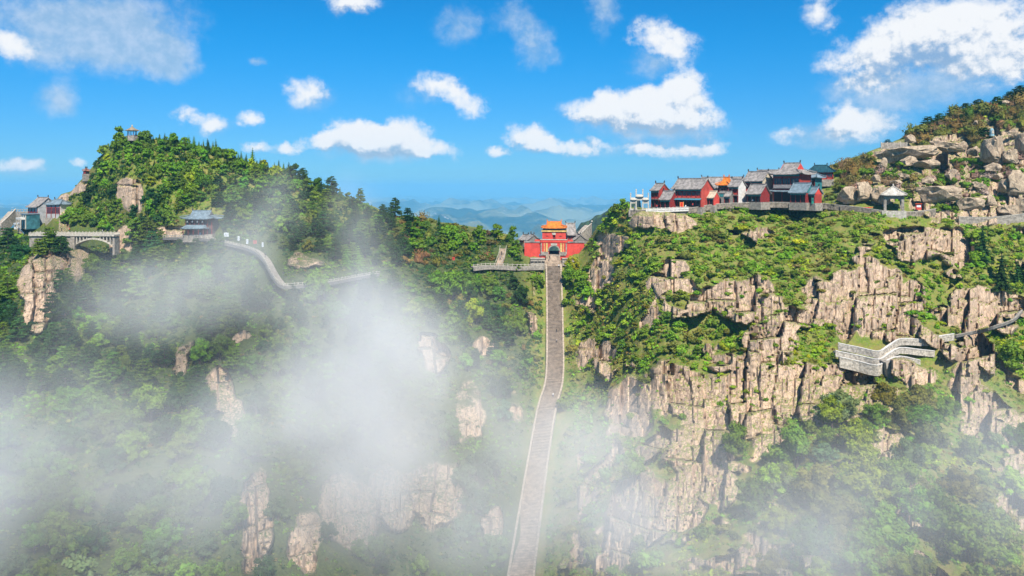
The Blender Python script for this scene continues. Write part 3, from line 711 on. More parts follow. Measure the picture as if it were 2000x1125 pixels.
KEEP += [(1228,340,1640,402),(1228,400,1350,414),(1640,396,1832,414),(1632,655,1870,716),(440,470,520,490),(508,490,552,552),(545,546,700,552),(340,452,440,466),(345,418,425,460),(20,395,112,450),(60,440,235,470),(140,455,228,484),(1022,455,1145,500),(1720,272,1778,292),(1925,244,1950,270),(246,238,272,262),(158,322,182,343),(1872,410,2010,432),(966,478,990,520),(1130,436,1162,470)]
def blocked(px, py, m=0):
    return any(x0 - m < px < x1 + m and y0 - m < py < y1 + m for x0, y0, x1, y1 in KEEP)
def scatter(n, box, minpx, rockmax=.35, hgt=1.5):
    """n spots in a pixel box, thinned so that they keep apart"""
    out = []; tries = 0
    while len(out) < n and tries < n * 30:
        tries += 1
        px, py = rnd.uniform(box[0], box[2]), rnd.uniform(box[1], box[3])
        s = np.interp(px, gx, sk)
        if py < s + 2 or py > 1200 or blocked(px, py, 3) or blocked(px, py - minpx * hgt * .5, 4) or blocked(px, py - minpx * hgt, 4) or rockat(px, py) > rockmax: continue
        if any((px - a) ** 2 + ((py - b) * 1.3) ** 2 < (minpx * min(1, m / minpx if m else 1)) ** 2 for a, b, m in TAKEN): continue
        TAKEN.append((px, py, minpx)); out.append((px, py))
    return out
def broad(px, py, rpx, tone, lab='broadleaf tree', group='broadleaf trees on the mountainsides', **kw):
    Y = ground(px, py).y; r = rpx / F * Y
    return plant(lab, tone, px, py, r, group, rnd.choice(BROADF if rpx > 19 else BROAD), TR_B, **kw)
def pine(px, py, rpx, tone='dark green', **kw):
    Y = ground(px, py).y; return plant('pine tree', tone, px, py, rpx / F * Y, 'dark pines on the mountainsides', rnd.choice(PINE), TR_P, **kw)
def conifer(px, py, rpx, tone='dark green', **kw):
    Y = ground(px, py).y; return plant('conifer', tone, px, py, rpx / F * Y, 'pointed conifers on the mountainsides', rnd.choice(CONI), TR_C, **kw)
def shrub(px, py, rpx, tone, twig=False, **kw):
    Y = ground(px, py).y
    return plant('twiggy shrub' if twig else 'shrub', tone, px, py, rpx / F * Y, 'twiggy shrubs on the mountainsides' if twig else 'leafy shrubs on the mountainsides', rnd.choice(TWIG if twig else SHRUB), None, cat='shrub', **kw)
T = lambda *a: rnd.choices([x for x, _ in a], [y for _, y in a])[0]
# named individuals, pixel by pixel
for px, py, r, tone in ((675,520,17,'bright green'),(700,524,18,'bright green')): conifer(px, py, r, tone, hscale=.8)
for px, py, r in ((1958,562,27),(1924,506,21),(1560,428,11),(1540,405,6),(1990,560,16)): conifer(px, py, r, 'dark green')
pine(1925,285,24,'dark green', hscale=.75); 
for px, py, r in ((1815,246,16),(1838,240,14),(1868,222,16),(1890,216,15),(1912,210,15),(1950,205,14),(1975,200,16),(1997,192,20),(1735,286,11),(1940,222,12),(1880,240,12)): pine(px, py, r, 'dark green', hscale=.62)
for px, py, r, tone in ((885,590,34,'bright green'),(930,575,24,'bright green'),(855,570,22,'bright green'),(620,600,36,'bright green'),(655,625,26,'bright green'),(930,640,28,'yellow green'),(1110,560,20,'bright green'),(1135,560,18,'bright green'),(1118,535,17,'yellow green'),(1148,590,15,'bright green'),(1005,505,13,'bright green'),(875,470,16,'bright green'),(905,476,15,'bright green'),(1000,465,12,'bright green'),(1010,530,11,'mid green'),(1215,412,13,'bright green'),(1205,420,12,'mid green'),(1195,430,12,'bright green'),(1050,560,14,'mid green'),
   (1690,930,42,'yellow green'),(1675,880,34,'yellow green'),(1640,830,40,'grey green'),(1690,1000,46,'yellow green'),(1650,815,30,'grey green'),(1760,980,44,'mid green'),(1790,1040,50,'bright green'),(1740,1090,54,'mid green'),(1640,1050,52,'olive'),(1600,1000,46,'olive'),(1590,1110,56,'mid green'),(1840,1080,56,'mid green'),(1900,1110,56,'mid green'),(1830,900,40,'olive'),(1770,850,40,'olive'),(1560,920,40,'mid green'),(1520,960,40,'grey green'),(1430,900,36,'mid green'),(1240,950,30,'bright green'),(1480,1010,36,'mid green'),(1690,1120,52,'mid green'),(1880,980,44,'olive'),(1960,1090,50,'mid green'),(1800,800,32,'olive'),(1730,800,30,'olive'),(1990,730,36,'mid green'),(1660,960,34,'yellow green'),(1780,920,36,'grey green')):
    broad(px, py, r, tone)
for px, py, r in ((100,480,14),(116,484,13),(82,488,13),(128,436,13),(146,440,14),(163,443,13),(181,445,12),(200,447,13),(216,449,12),(137,424,13),(156,428,14),(176,432,13),(198,436,14),(222,438,13)): broad(px, py, r, T(('mid green',4),('dark green',3),('bright green',2)))
for px, py, r in ((244,272,8),(254,274,8),(264,274,8),(274,272,7)): shrub(px, py, r, 'mid green')
for px, py, r in ((450,458,9),(462,462,8),(476,466,9),(492,472,9),(506,476,8),(436,456,9)): shrub(px, py, r, T(('mid green',2),('olive',1)))
for px, py, r in ((92,499,20),(113,503,19),(74,503,17)): pine(px, py, r, T(('mid green',2),('dark green',2)))
# left hill, crown of the ridge
for k in range(46):
    px = 275 + k * 8.6 + rnd.uniform(-3, 3); conifer(px, np.interp(px, gx, sk) + rnd.uniform(3, 12), rnd.uniform(5.5, 9.5), T(('dark green',2),('mid green',4),('bright green',2)), hscale=rnd.uniform(.75, 1.05))
for k in range(17):
    px = 1418 + k * 11 + rnd.uniform(-4, 4)
    if 1500 < px < 1512: continue
    broad(px, rnd.uniform(410, 416), rnd.uniform(8, 12), T(('bright green',4),('mid green',2),('olive',2)), hscale=.8)
for k in range(26):
    px = 1400 + k * 8.4 + rnd.uniform(-4, 4); shrub(px, rnd.uniform(408, 424), rnd.uniform(7, 10), T(('bright green',4),('mid green',2),('olive',3)))
for px, py in scatter(78, (190,262,610,380), 13): broad(px, py, rnd.uniform(9, 15), T(('bright green',6),('mid green',3),('yellow green',1)), hscale=1.05)
for px, py in scatter(34, (270,258,640,345), 11): conifer(px, py, rnd.uniform(5, 8), T(('dark green',3),('mid green',2)), hscale=.85)
for px, py in scatter(60, (150,330,620,460), 15): broad(px, py, rnd.uniform(10, 17), T(('mid green',5),('bright green',2),('dark green',3)))
for px, py in scatter(70, (300,360,800,520), 15): pine(px, py, rnd.uniform(10, 17), T(('dark green',5),('mid green',2)))
for px, py in scatter(34, (560,360,1010,500), 15): broad(px, py, rnd.uniform(9, 15), T(('mid green',3),('bright green',3),('olive',2)))
for px, py in scatter(26, (650,390,990,470), 9): conifer(px, py, rnd.uniform(4.5, 7), T(('dark green',3),('mid green',2)), hscale=.85)
for px, py in scatter(40, (780,430,1010,520), 12): shrub(px, py, rnd.uniform(9, 15), T(('olive',3),('olive brown',3),('reddish brown',1)), rnd.random() < .6)
# left lower slopes
for px, py in scatter(80, (0,455,460,800), 18, hgt=2.6): pine(px, py, rnd.uniform(14, 24), T(('dark green',4),('mid green',2)))
for px, py in scatter(55, (0,460,560,800), 22, hgt=2.2): broad(px, py, rnd.uniform(14, 26), T(('mid green',4),('bright green',1),('dark green',5)))
for px, py in scatter(60, (0,780,520,1190), 34): broad(px, py, rnd.uniform(24, 42), T(('mid green',4),('dark green',3),('grey green',1),('bright green',1)))
for px, py in scatter(55, (540,560,1050,760), 19): broad(px, py, rnd.uniform(12, 22), T(('mid green',4),('bright green',2),('dark green',3)))
for px, py in scatter(30, (520,560,1000,720), 20): pine(px, py, rnd.uniform(12, 18), 'dark green')
for px, py in scatter(34, (520,760,1010,1190), 34): broad(px, py, rnd.uniform(18, 32), T(('mid green',4),('dark green',2),('grey green',1)))
for px, py in scatter(40, (860,540,1060,720), 14): shrub(px, py, rnd.uniform(8, 14), T(('bright green',3),('olive',2),('olive brown',1)))
# slope below the street
for px, py in scatter(46, (1150,415,1680,560), 17): broad(px, py, rnd.uniform(8, 14), T(('mid green',2),('bright green',2),('fresh green',4),('olive',4),('yellow green',1)), hscale=.65)
for px, py in scatter(240, (1130,412,1900,560), 9.5): shrub(px, py, rnd.uniform(7, 14), T(('bright green',2),('fresh green',5),('mid green',2),('olive',4),('yellow green',2),('olive brown',1)), hscale=.75)
for px, py in scatter(90, (1110,520,1480,720), 12): shrub(px, py, rnd.uniform(8, 14), T(('mid green',2),('bright green',2),('fresh green',4),('olive',4)), hscale=.8)
for px, py in scatter(24, (1110,540,1400,700), 20): broad(px, py, rnd.uniform(10, 16), T(('mid green',3),('olive',2),('bright green',2),('fresh green',3)), hscale=.7)
for px, py in scatter(100, (1400,560,2000,740), 10, .6): shrub(px, py, rnd.uniform(7, 13), T(('bright green',2),('fresh green',3),('yellow green',2),('olive',2)))
for px, py in scatter(80, (1100,740,1600,1190), 20, .5): shrub(px, py, rnd.uniform(12, 24), T(('mid green',3),('bright green',2),('olive',2)))
for px, py in scatter(70, (1480,800,2000,1190), 30, .3): broad(px, py, rnd.uniform(20, 36), T(('mid green',3),('olive',4),('bright green',2),('fresh green',3),('grey green',1)))
for px, py in scatter(150, (1150,450,2000,860), 12, 1.1): shrub(px, py, rnd.uniform(5, 10), T(('bright green',2),('fresh green',4),('olive',4),('mid green',2),('olive brown',1)), hscale=.8)
for px, py in scatter(50, (1865,432,2000,600), 11, .6): shrub(px, py, rnd.uniform(8, 14), T(('bright green',2),('fresh green',3),('mid green',3),('olive',2)))
for px, py in ((1614,392),(1622,384),(1632,390),(1618,372),(1628,366),(1637,374),(1612,358),(1624,350),(1640,356),(1645,344),(1634,342),(1646,386),(1650,368)): shrub(px, py, rnd.uniform(8, 12), T(('bright green',2),('fresh green',3),('mid green',2),('olive',2)))
for px, py in scatter(40, (1540,640,1640,720), 10, .8): shrub(px, py, rnd.uniform(7, 12), T(('yellow green',2),('bright green',2),('fresh green',4)), hscale=.7)
# right hilltop
for px, py in scatter(130, (1570,262,1800,370), 8.5, .5): shrub(px, py, rnd.uniform(9, 15), T(('olive brown',5),('olive',3),('reddish brown',1)), rnd.random() < .75)
for px, py in scatter(100, (1780,190,2000,290), 9, .5): shrub(px, py, rnd.uniform(10, 17), T(('olive brown',4),('olive',3),('reddish brown',2),('mid green',1)), rnd.random() < .6)
for px, py in scatter(60, (1640,300,2000,420), 11, .9): shrub(px, py, rnd.uniform(8, 13), T(('pale pink',2),('reddish brown',1)), True)
for px, py in scatter(140, (1620,300,2000,430), 8, .95): shrub(px, py, rnd.uniform(7, 13), T(('bright green',4),('mid green',3)))
# the labels: counted outwards from the nearest landmark
def cap(kind, most, crowns, name, label):
    """keep the ones that show largest as things, join the rest"""
    lst = [e for e in PLANTED if e[1] == kind]
    def size(e): return e[0].scale[0] / e[0].location.y * (1 if -60 < e[3] < 2060 and e[4] < 1160 else .1)
    lst.sort(key=size, reverse=True); rest = lst[most:]
    if not rest: return
    Vs, Fs, Cs, b = [], [], [], 0
    cache = {}
    for n_, e in enumerate(rest):
        o = e[0]; PLANTED.remove(e)
        src = [c for c in o.children if c.name.startswith('crown')]; m = (src[0] if src else o)
        d = m.data if kind != 'broadleaf tree' else BROADL[n_ % len(BROADL)]
        if d.name not in cache:
            v = np.empty(len(d.vertices) * 3, np.float32); d.vertices.foreach_get('co', v); f = np.empty(len(d.loops), np.int32); d.loops.foreach_get('vertex_index', f)
            ls = np.empty(len(d.polygons), np.int32); d.polygons.foreach_get('loop_total', ls); cache[d.name] = (v.reshape(-1, 3), f, ls)
        v, f, ls = cache[d.name]
        M = np.array(Matrix.LocRotScale(o.location, o.rotation_euler, o.scale)); Vs.append(v @ M[:3, :3].T + M[:3, 3]); Fs.append((f + b, ls)); b += len(v)
        Cs.append(np.tile(np.array(m.color, np.float32), (len(v), 1)))
        for c in list(o.children): bpy.data.objects.remove(c)
        bpy.data.objects.remove(o)
    me = bpy.data.meshes.new(name); V = np.concatenate(Vs).astype(np.float32); me.vertices.add(len(V)); me.vertices.foreach_set('co', V.ravel())
    li = np.concatenate([q[0] for q in Fs]); lt = np.concatenate([q[1] for q in Fs]); ls = np.concatenate([[0], np.cumsum(lt)[:-1]]).astype(np.int32)
    me.loops.add(len(li)); me.loops.foreach_set('vertex_index', li); me.polygons.add(len(ls)); me.polygons.foreach_set('loop_start', ls); me.update(calc_edges=True)
    ca = me.attributes.new('tint', 'FLOAT_COLOR', 'POINT'); ca.data.foreach_set('color', np.concatenate(Cs).ravel())
    o = link(name, me, M_LEAFS); tag(o, label, 'trees' if 'wood' in name else 'scrub', kind='stuff')
cap('broadleaf tree', 298, BROAD, 'broadleaf_woods', 'dense broadleaf woods filling the gaps on the misty slopes')
cap('shrub', 298, SHRUB, 'shrub_cover', 'small leafy shrubs scattered over the rocky slopes')
cap('twiggy shrub', 298, TWIG, 'twig_cover', 'small twiggy shrubs scattered over the right hilltop')
cap('pine tree', 298, PINE, 'pine_woods', 'dark pine woods filling the gaps on the left slope')
def name_plants():
    bins = {}
    for e in PLANTED:
        lm, d, dist = where(e[3], e[4]); bins.setdefault((e[1], e[2], lm, d), []).append((dist, e[0]))
    side = {'top': 'above', 'foot': 'below', 'left': 'left of', 'right': 'right of', 'upper left': 'up and left of', 'upper right': 'up and right of', 'lower left': 'down and left of', 'lower right': 'down and right of'}
    for (kind, tone, lm, d), lst in bins.items():
        lst.sort(key=lambda q: q[0])
        for i, (_, o) in enumerate(lst):
            pre = (ORD[i] + ' ') if len(lst) > 1 and i < 12 else ''
            o['label'] = f"{pre}{tone} {kind} {side[d]} {SHORT.get(lm, lm)}"
name_plants()
# the undergrowth no one could count, as one mass
def undergrowth():
    tmpl = []
    for s in range(4):
        n = 12; d = rand_dirs(n, -.1); P = d * G.uniform(.6, 1.0, (n, 1)) * np.array([1, 1, .75]); N = d + .6 * G.normal(size=(n, 3)); N /= np.linalg.norm(N, axis=1)[:, None]
        V, f = leaf_quads(P, N, .40, .75); tmpl.append(V)
    area = np.linalg.norm(np.cross(P3[1:, :-1] - P3[:-1, :-1], P3[:-1, 1:] - P3[:-1, :-1]), axis=2)
    ix, iy = np.meshgrid(np.arange(NX - 1), np.arange(NY - 1), indexing='ij')
    px = GX[:-1, :-1]; py = GY[:-1, :-1]; rm = RM[:-1, :-1]; z = P3[:-1, :-1]
    wgt = np.minimum(area, .9) * np.where((py > 880) & (px < 1100), .55, 1.0) * (np.clip(1 - rm * 2.0, 0, 1) + .03) * (py < 1180) * (px > -120) * (px < 2120)
    rs_ = near_st[:-1, :-1] * sstep(np.abs(px - stair_px[:-1, :-1]), stair_hw[:-1, :-1] * 1.9, stair_hw[:-1, :-1] * 1.3); wgt = wgt * (1 - np.clip(rs_, 0, 1)) * (1 - gate_flat[:-1, :-1] * (py < 512))
    for x0, y0, x1, y1 in KEEP: wgt[(px > x0) & (px < x1) & (py > y0) & (py < y1)] = 0
    wgt = wgt * (.25 + sstep(fbm(z[..., 0] / 6, z[..., 1] / 6, z[..., 2] / 6, 3, seed=95), -.35, .15)); p = (wgt / wgt.sum()).ravel()
    N_ = 33000
    pick = G.choice(len(p), N_, p=p)
    i, j = ix.ravel()[pick], iy.ravel()[pick]
    u, v = G.random((2, N_, 1))
    B = P3[i, j] * (1 - u) * (1 - v) + P3[i + 1, j] * u * (1 - v) + P3[i, j + 1] * (1 - u) * v + P3[i + 1, j + 1] * u * v
    ppx, ppy = GX[i, j], GY[i, j]
    sz = G.uniform(.35, 1.2, N_) * (B[:, 1] / 240) ** .5 * np.where(rm[i, j] > .25, .6, 1)
    pal = np.array([GREENS[k] for k in ('fresh green' if False else 'bright green', 'mid green', 'olive', 'olive brown', 'dark green', 'yellow green')])
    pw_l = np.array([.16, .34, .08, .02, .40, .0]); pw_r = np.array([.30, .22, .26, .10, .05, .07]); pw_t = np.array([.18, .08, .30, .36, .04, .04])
    cs = np.zeros((N_, 3)); nzv = fbm(B[:, 0] / 12, B[:, 1] / 12, B[:, 2] / 12, 3, seed=91)
    for k in range(N_):
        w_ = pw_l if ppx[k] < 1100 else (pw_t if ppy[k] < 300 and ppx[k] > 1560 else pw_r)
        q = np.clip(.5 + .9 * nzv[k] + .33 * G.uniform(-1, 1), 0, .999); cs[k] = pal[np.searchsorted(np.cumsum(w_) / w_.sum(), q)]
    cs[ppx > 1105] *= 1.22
    cs *= np.exp(G.normal(0, .2, (N_, 1)))
    Vs = []; which = G.integers(0, 4, N_)
    th = G.uniform(0, 6.28, N_); c, s = np.cos(th), np.sin(th)
    T_ = np.stack([t for t in tmpl])[which]          # N,64,3
    X = T_[..., 0] * c[:, None] - T_[..., 1] * s[:, None]; Yv = T_[..., 0] * s[:, None] + T_[..., 1] * c[:, None]; Zv = T_[..., 2]
    V = np.stack([X, Yv, Zv * G.uniform(.6, 1.2, (N_, 1))], 2) * sz[:, None, None] + B[:, None]
    n4 = V.shape[0] * V.shape[1] // 4
    me = np_mesh('undergrowth', V.reshape(-1, 3), np.arange(n4 * 4).reshape(n4, 4))
    ca = me.attributes.new('tint', 'FLOAT_COLOR', 'POINT')
    cc = np.ones((N_, V.shape[1], 4), np.float32); cc[..., :3] = cs[:, None]
    ca.data.foreach_set('color', cc.ravel())
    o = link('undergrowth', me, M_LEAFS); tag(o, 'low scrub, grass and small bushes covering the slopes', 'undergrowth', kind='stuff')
undergrowth()
# ---------------------------------------------------------------- building kit
K_RED = pmat('red_plaster', (.33, .040, .028), .8, .14, .8, .15, streak=.25)
K_VERM = pmat('vermilion_plaster', (.56, .060, .042), .8, .12, .5, .15, streak=.22)
K_VERM2 = pmat('faded_vermilion', (.42, .06, .04), .8, .18, .6, .15, streak=.3)
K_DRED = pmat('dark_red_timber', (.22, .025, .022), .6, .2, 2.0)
K_TEAL = pmat('teal_painted_timber', (.03, .17, .18), .6, .3, 3.0)
K_ORANGE = pmat('orange_glazed_tile', (.60, .175, .022), .4, .25, 1.2, .2, spec=.5)
K_GREYT = pmat('grey_roof_tile', (.25, .225, .205), .75, .3, .9, .3, streak=.3)
K_BLUET = pmat('blue_grey_roof_tile', (.15, .20, .23), .65, .25, .9, .3, streak=.2)
K_GREENT = pmat('dark_green_roof_tile', (.012, .055, .07), .5, .25, .9, .3)
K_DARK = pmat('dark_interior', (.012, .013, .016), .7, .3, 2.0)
K_GLASS = pmat('window_glass', (.02, .03, .045), .12, .3, 1.0, spec=.6)
K_TGLASS = pmat('teal_glass', (.04, .13, .15), .15, .3, .6, spec=.6)
K_WHITE = pmat('white_plaster', (.60, .57, .52), .8, .12, 1.0, .1, streak=.3)
K_WSTONE = pmat('white_stone', (.44, .40, .33), .85, .15, 1.5, .3, streak=.3)
K_STONE = pmat('grey_stone', (.29, .255, .21), .9, .25, 1.2, .4, streak=.35)
K_STONE2 = pmat('pale_stone_coping', (.44, .40, .33), .9, .2, 1.5, .3, streak=.25)
K_COPE = pmat('worn_coping', (.36, .29, .215), .9, .25, 1.5, .3, streak=.3)
K_PAVE = pmat('paving_stone', (.30, .26, .21), .9, .2, .8, .3)
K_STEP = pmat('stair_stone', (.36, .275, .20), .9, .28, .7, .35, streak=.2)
K_BRICK = pmat('grey_brick', (.19, .175, .155), .9, .2, 2.0, .3, streak=.25)
K_TAN = pmat('tan_plaster', (.47, .40, .29), .9, .15, 1.0, .2, streak=.2)
K_METAL = pmat('dark_metal', (.04, .042, .045), .5, .2, 2.0)
K_SIGN = pmat('sign_white', (.72, .76, .80), .6, .06, 1.0)
K_SORANGE = pmat('orange_red_banner', (.75, .10, .02), .7, .1, 1.0)
K_YELLOW = pmat('yellow_ochre_trim', (.58, .40, .13), .7, .2, 1.0)
K_GREENB = pmat('green_painted_steel', (.03, .22, .16), .5, .15, 1.0)
K_BLUEST = pmat('pale_blue_stone', (.24, .38, .42), .8, .3, 3.0, .5)
K_GRAN = None

def roof_mesh(kind, L, D, h, lift=.3, thick=.28, ridge_l=None, pw=1.3, corr=.05):
    nx = max(16, int(L / .22)); ny = 16
    if kind in ('pyramid',): nx = ny = 28
    xs = np.linspace(-L / 2, L / 2, nx); ys = np.linspace(-D / 2, D / 2, ny * 2 + 1 if kind != 'pyramid' else 29)
    X, Y = np.meshgrid(xs, ys, indexing='ij')
    u, v = np.abs(X) / (L / 2), np.abs(Y) / (D / 2)
    fy = h * (1 - v) ** pw
    rl = ridge_l if ridge_l is not None else max(L - D, L * .45)
    fx = h * np.clip((L / 2 - np.abs(X)) / max(L / 2 - rl / 2, .1), 0, 1) ** pw
    if kind == 'gable': Z = fy + lift * .35 * u ** 6
    elif kind == 'hip': Z = np.minimum(fy, fx)
    elif kind == 'pyramid': Z = h * (1 - np.maximum(u, v)) ** pw
    else:                                                    # hip and gable
        sk_ = .45 * h
        fx2 = sk_ * np.clip((L / 2 - np.abs(X)) / max(L / 2 - rl / 2, .1), 0, 1) ** 1.1
        Z = np.where(np.abs(X) < rl / 2 + .01, fy, np.minimum(fy, fx2))
    if kind != 'gable': Z = Z + lift * (u ** 4) * (v ** 4)
    if corr: 
        along = np.where(fx < fy, Y, X) if kind in ('hip', 'xieshan') else (np.where(u > v, Y, X) if kind == 'pyramid' else X)
        Z = Z + corr * np.cos(2 * math.pi * along / .66)
    nX, nY = X.shape
    top = np.stack([X, Y, Z], 2).reshape(-1, 3); bot = top - np.array([0, 0, thick])
    idx = np.arange(nX * nY).reshape(nX, nY)
    q = np.stack([idx[:-1, :-1], idx[1:, :-1], idx[1:, 1:], idx[:-1, 1:]], 2).reshape(-1, 4)
    n = nX * nY
    rim = np.concatenate([idx[:, 0], idx[-1, 1:], idx[-2::-1, -1], idx[0, -2:0:-1]])
    r2 = np.roll(rim, -1)
    side = np.stack([rim, rim + n, r2 + n, r2], 1)
    return np_mesh('roof', np.concatenate([top, bot]), np.concatenate([q, q[:, ::-1] + n, side]), False)
def add_roof(root, kind, L, D, h, z, mat, lift=.3, ridge_l=None, ridge_mat=None, finial=True, x=0, y=0, name='roof', rz=0.0, gable_mat=None, pw=1.3):
    o = link(name, roof_mesh(kind, L, D, h, lift, ridge_l=ridge_l, pw=pw), mat, root); o.location = (x, y, z); o.rotation_euler = (0, 0, rz)
    rm = ridge_mat or mat
    rl = L if kind == 'gable' else (ridge_l if ridge_l is not None else max(L - D, L * .45))
    if kind != 'pyramid':
        mb = MB(); mb.box((0, 0, h + .12), (rl + .1, .34, .5)); mb.build('ridge', rm, o)
        if finial:
            for s in (-1, 1):
                f = MB(); f.prism([(s * (rl / 2 - .32), h + .37), (s * (rl / 2 + .06), h + .37), (s * (rl / 2 + .16), h + .9), (s * (rl / 2 - .05), h + 1.25), (s * (rl / 2 - .22), h + .95)], -.16, .16); f.build('ridge_finial', K_METAL if rm is not K_ORANGE else K_ORANGE, o)
    else:
        f = MB(); f.tube([(0, 0, h - .1), (0, 0, h + .25), (0, 0, h + .5), (0, 0, h + .95)], [.32, .2, .28, .03], 8); f.build('finial', rm, o)
    if kind in ('hip', 'pyramid', 'xieshan'):
        hb = MB()
        for sx in (-1, 1):
            for sy in (-1, 1):
                if kind == 'xieshan': a = (sx * rl / 2, sy * D / 2 * .52, h * .46)
                elif kind == 'hip': a = (sx * rl / 2, 0, h)
                else: a = (0, 0, h)
                b = (sx * L / 2, sy * D / 2, lift)
                pts = []
                for k in range(6):
                    t = k / 5; zz = a[2] + (b[2] - a[2]) * (1 - (1 - t) ** pw) if kind != 'xieshan' else a[2] + (b[2] - a[2]) * t ** .8
                    pts.append((a[0] + (b[0] - a[0]) * t, a[1] + (b[1] - a[1]) * t, zz + .1))
                hb.tube(pts, .16, 5)
        hb.build('hip_ridge', rm, o)
    if kind == 'gable':
        for s in (-1, 1):
            vb = MB()
            for sy in (-1, 1):
                vb.tube([(s * (L / 2 - .1), sy * D / 2 * t, h * (1 - t) ** pw + .12) for t in (0, .25, .5, .75, 1.0)], .15, 5)
            vb.build('verge', rm, o)
    if kind == 'xieshan' and gable_mat:
        for s in (-1, 1):
            g = MB(); yy = D / 2 * .50; x0, x1 = s * (rl / 2 + .02), s * (rl / 2 + .16)
            n = 8; poly = []
            for k in range(n + 1):
                t = -1 + 2 * k / n; poly.append((t * yy, h * (1 - abs(t) * .5) ** pw - .12))
            vs = [(x0, a, b) for a, b in poly] + [(x1, a, b) for a, b in poly]
            m = n + 1
            g.add(vs, [tuple(range(m)), tuple(range(2 * m - 1, m - 1, -1))] + [(i, i + m, (i + 1) % m + m, (i + 1) % m) for i in range(m)]); g.build('gable_panel', gable_mat, o)
    return o
def window(root, x, y, z, w_, h_, face='f', frame=None, n=3, name='window'):
    """frame with glazing bars and a pane, on the front (-y), or on a side (x)"""
    m = MB(); f = frame or K_DRED; t = .09
    def P(mb, cx, cz, ww, hh, dep, off):
        if face == 'f': mb.box((x + cx, y - off, z + cz), (ww, dep, hh))
        else: s = 1 if face == 'r' else -1; mb.box((x + s * off, y + cx, z + cz), (dep, ww, hh))
    P(m, 0, h_ / 2 - t / 2, w_, t, .12, .06); P(m, 0, -h_ / 2 + t / 2, w_, t, .12, .06)
    for k in range(n + 1): P(m, -w_ / 2 + t / 2 + (w_ - t) * k / n, 0, t, h_ - 2 * t, .12, .06)
    o = m.build(name, f, root)
    g = MB(); P(g, 0, 0, w_ - .02, h_ - .02, .05, .028); g.build('pane', K_GLASS, o)
    return o
def gable_tri(root, x0, x1, D, z, h, mat, pw=1.3, name='gable_wall'):
    n = 10; poly = [(-D / 2, z)] + [(-D / 2 + D * k / n, z + h * (1 - abs(-1 + 2 * k / n)) ** pw) for k in range(1, n)] + [(D / 2, z)]
    m = len(poly); g = MB(); vs = [(x0, a, b) for a, b in poly] + [(x1, a, b) for a, b in poly]
    g.add(vs, [tuple(range(m)), tuple(range(2 * m - 1, m - 1, -1))] + [(i, i + m, (i + 1) % m + m, (i + 1) % m) for i in range(m)])
    return g.build(name, mat, root)
def hall(name, label, px, py, Y, yaw, Wd, Dp, wh, kind, rh, roofm, wall=None, side=None, over=.9, storeys=1, bays=3, teal=True, awning=None, front='windows', upper='windows', ridge_l=None, gablem=None, cat='building', group=None, found=2.5, dark_lower=True, lift=.4):
    wall = wall or K_RED; side = side or wall
    root = empty(name, W(px, py, Y), R(-yaw)); tag(root, label, cat, group)
    MB().box((0, 0, -found / 2 + .15), (Wd + .5, Dp + .5, found + .3)).build('plinth', K_STONE, root)
    MB().box((0, .0, .3 + wh / 2 - .15), (Wd - .3, Dp - .3, wh)).build('wall', wall, root)
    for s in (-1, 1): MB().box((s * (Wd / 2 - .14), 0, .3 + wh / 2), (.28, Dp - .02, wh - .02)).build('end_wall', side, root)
    zt = .3 + wh
    if kind == 'gable':
        for s in (-1, 1): gable_tri(root, s * (Wd / 2 - .25), s * (Wd / 2), Dp + .2, zt - .05, rh * .93, gablem or side)
    add_roof(root, kind, Wd + (over * .7 if kind == 'gable' else over * 2), Dp + over * 2, rh + .1, zt + .12, roofm, lift, ridge_l, gable_mat=gablem or (K_RED if kind == 'xieshan' else None))
    fy = -Dp / 2 + .15
    bw = (Wd - .6) / bays
    if teal: MB().box((0, fy - .16, zt - .38), (Wd - .3, .3, .72)).build('eave_beam', K_TEAL, root)
    sh = wh / storeys
    for st in range(storeys):
        z0 = .3 + st * sh
        for b in range(bays):
            cx = -Wd / 2 + .3 + bw * (b + .5)
            if storeys > 1 and st == 0 or (storeys == 1 and front == 'shop'):
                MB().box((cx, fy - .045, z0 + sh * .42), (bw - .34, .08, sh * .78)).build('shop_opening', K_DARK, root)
            else:
                zc = z0 + sh * (.50 if teal else .55)
                window(root, cx, fy, zc, bw - .3, sh * .46, 'f', n=3, frame=K_RED)
                if storeys > 1: MB().box((cx, fy - .05, z0 + sh * .14), (bw - .34, .1, sh * .2)).build('balcony_panel', K_RED if wall is not K_RED else K_VERM, root)
        for b in range(bays + 1):
            cx = -Wd / 2 + .3 + bw * b
            MB().tube([(cx, fy - .14, z0), (cx, fy - .14, z0 + sh - .05)], .15, 8).build('column', K_DRED, root)
        if st > 0:
            MB().box((0, fy - .3, z0 - .06), (Wd - .2, .62, .16)).build('floor_band', K_STONE2, root)
    if awning: 
        z = .3 + sh * (.99 if storeys > 1 else .9)
        a = MB(); a.add([(-Wd / 2, fy - .1, z), (Wd / 2, fy - .1, z), (Wd / 2 + .2, fy - 1.3, z - .55), (-Wd / 2 - .2, fy - 1.3, z - .55), (-Wd / 2, fy - .1, z - .14), (Wd / 2, fy - .1, z - .14), (Wd / 2 + .2, fy - 1.3, z - .69), (-Wd / 2 - .2, fy - 1.3, z - .69)],
              [(0, 1, 2, 3), (7, 6, 5, 4), (3, 2, 6, 7), (0, 3, 7, 4), (1, 5, 6, 2), (0, 4, 5, 1)]); a.build('awning', awning, root)
    return root

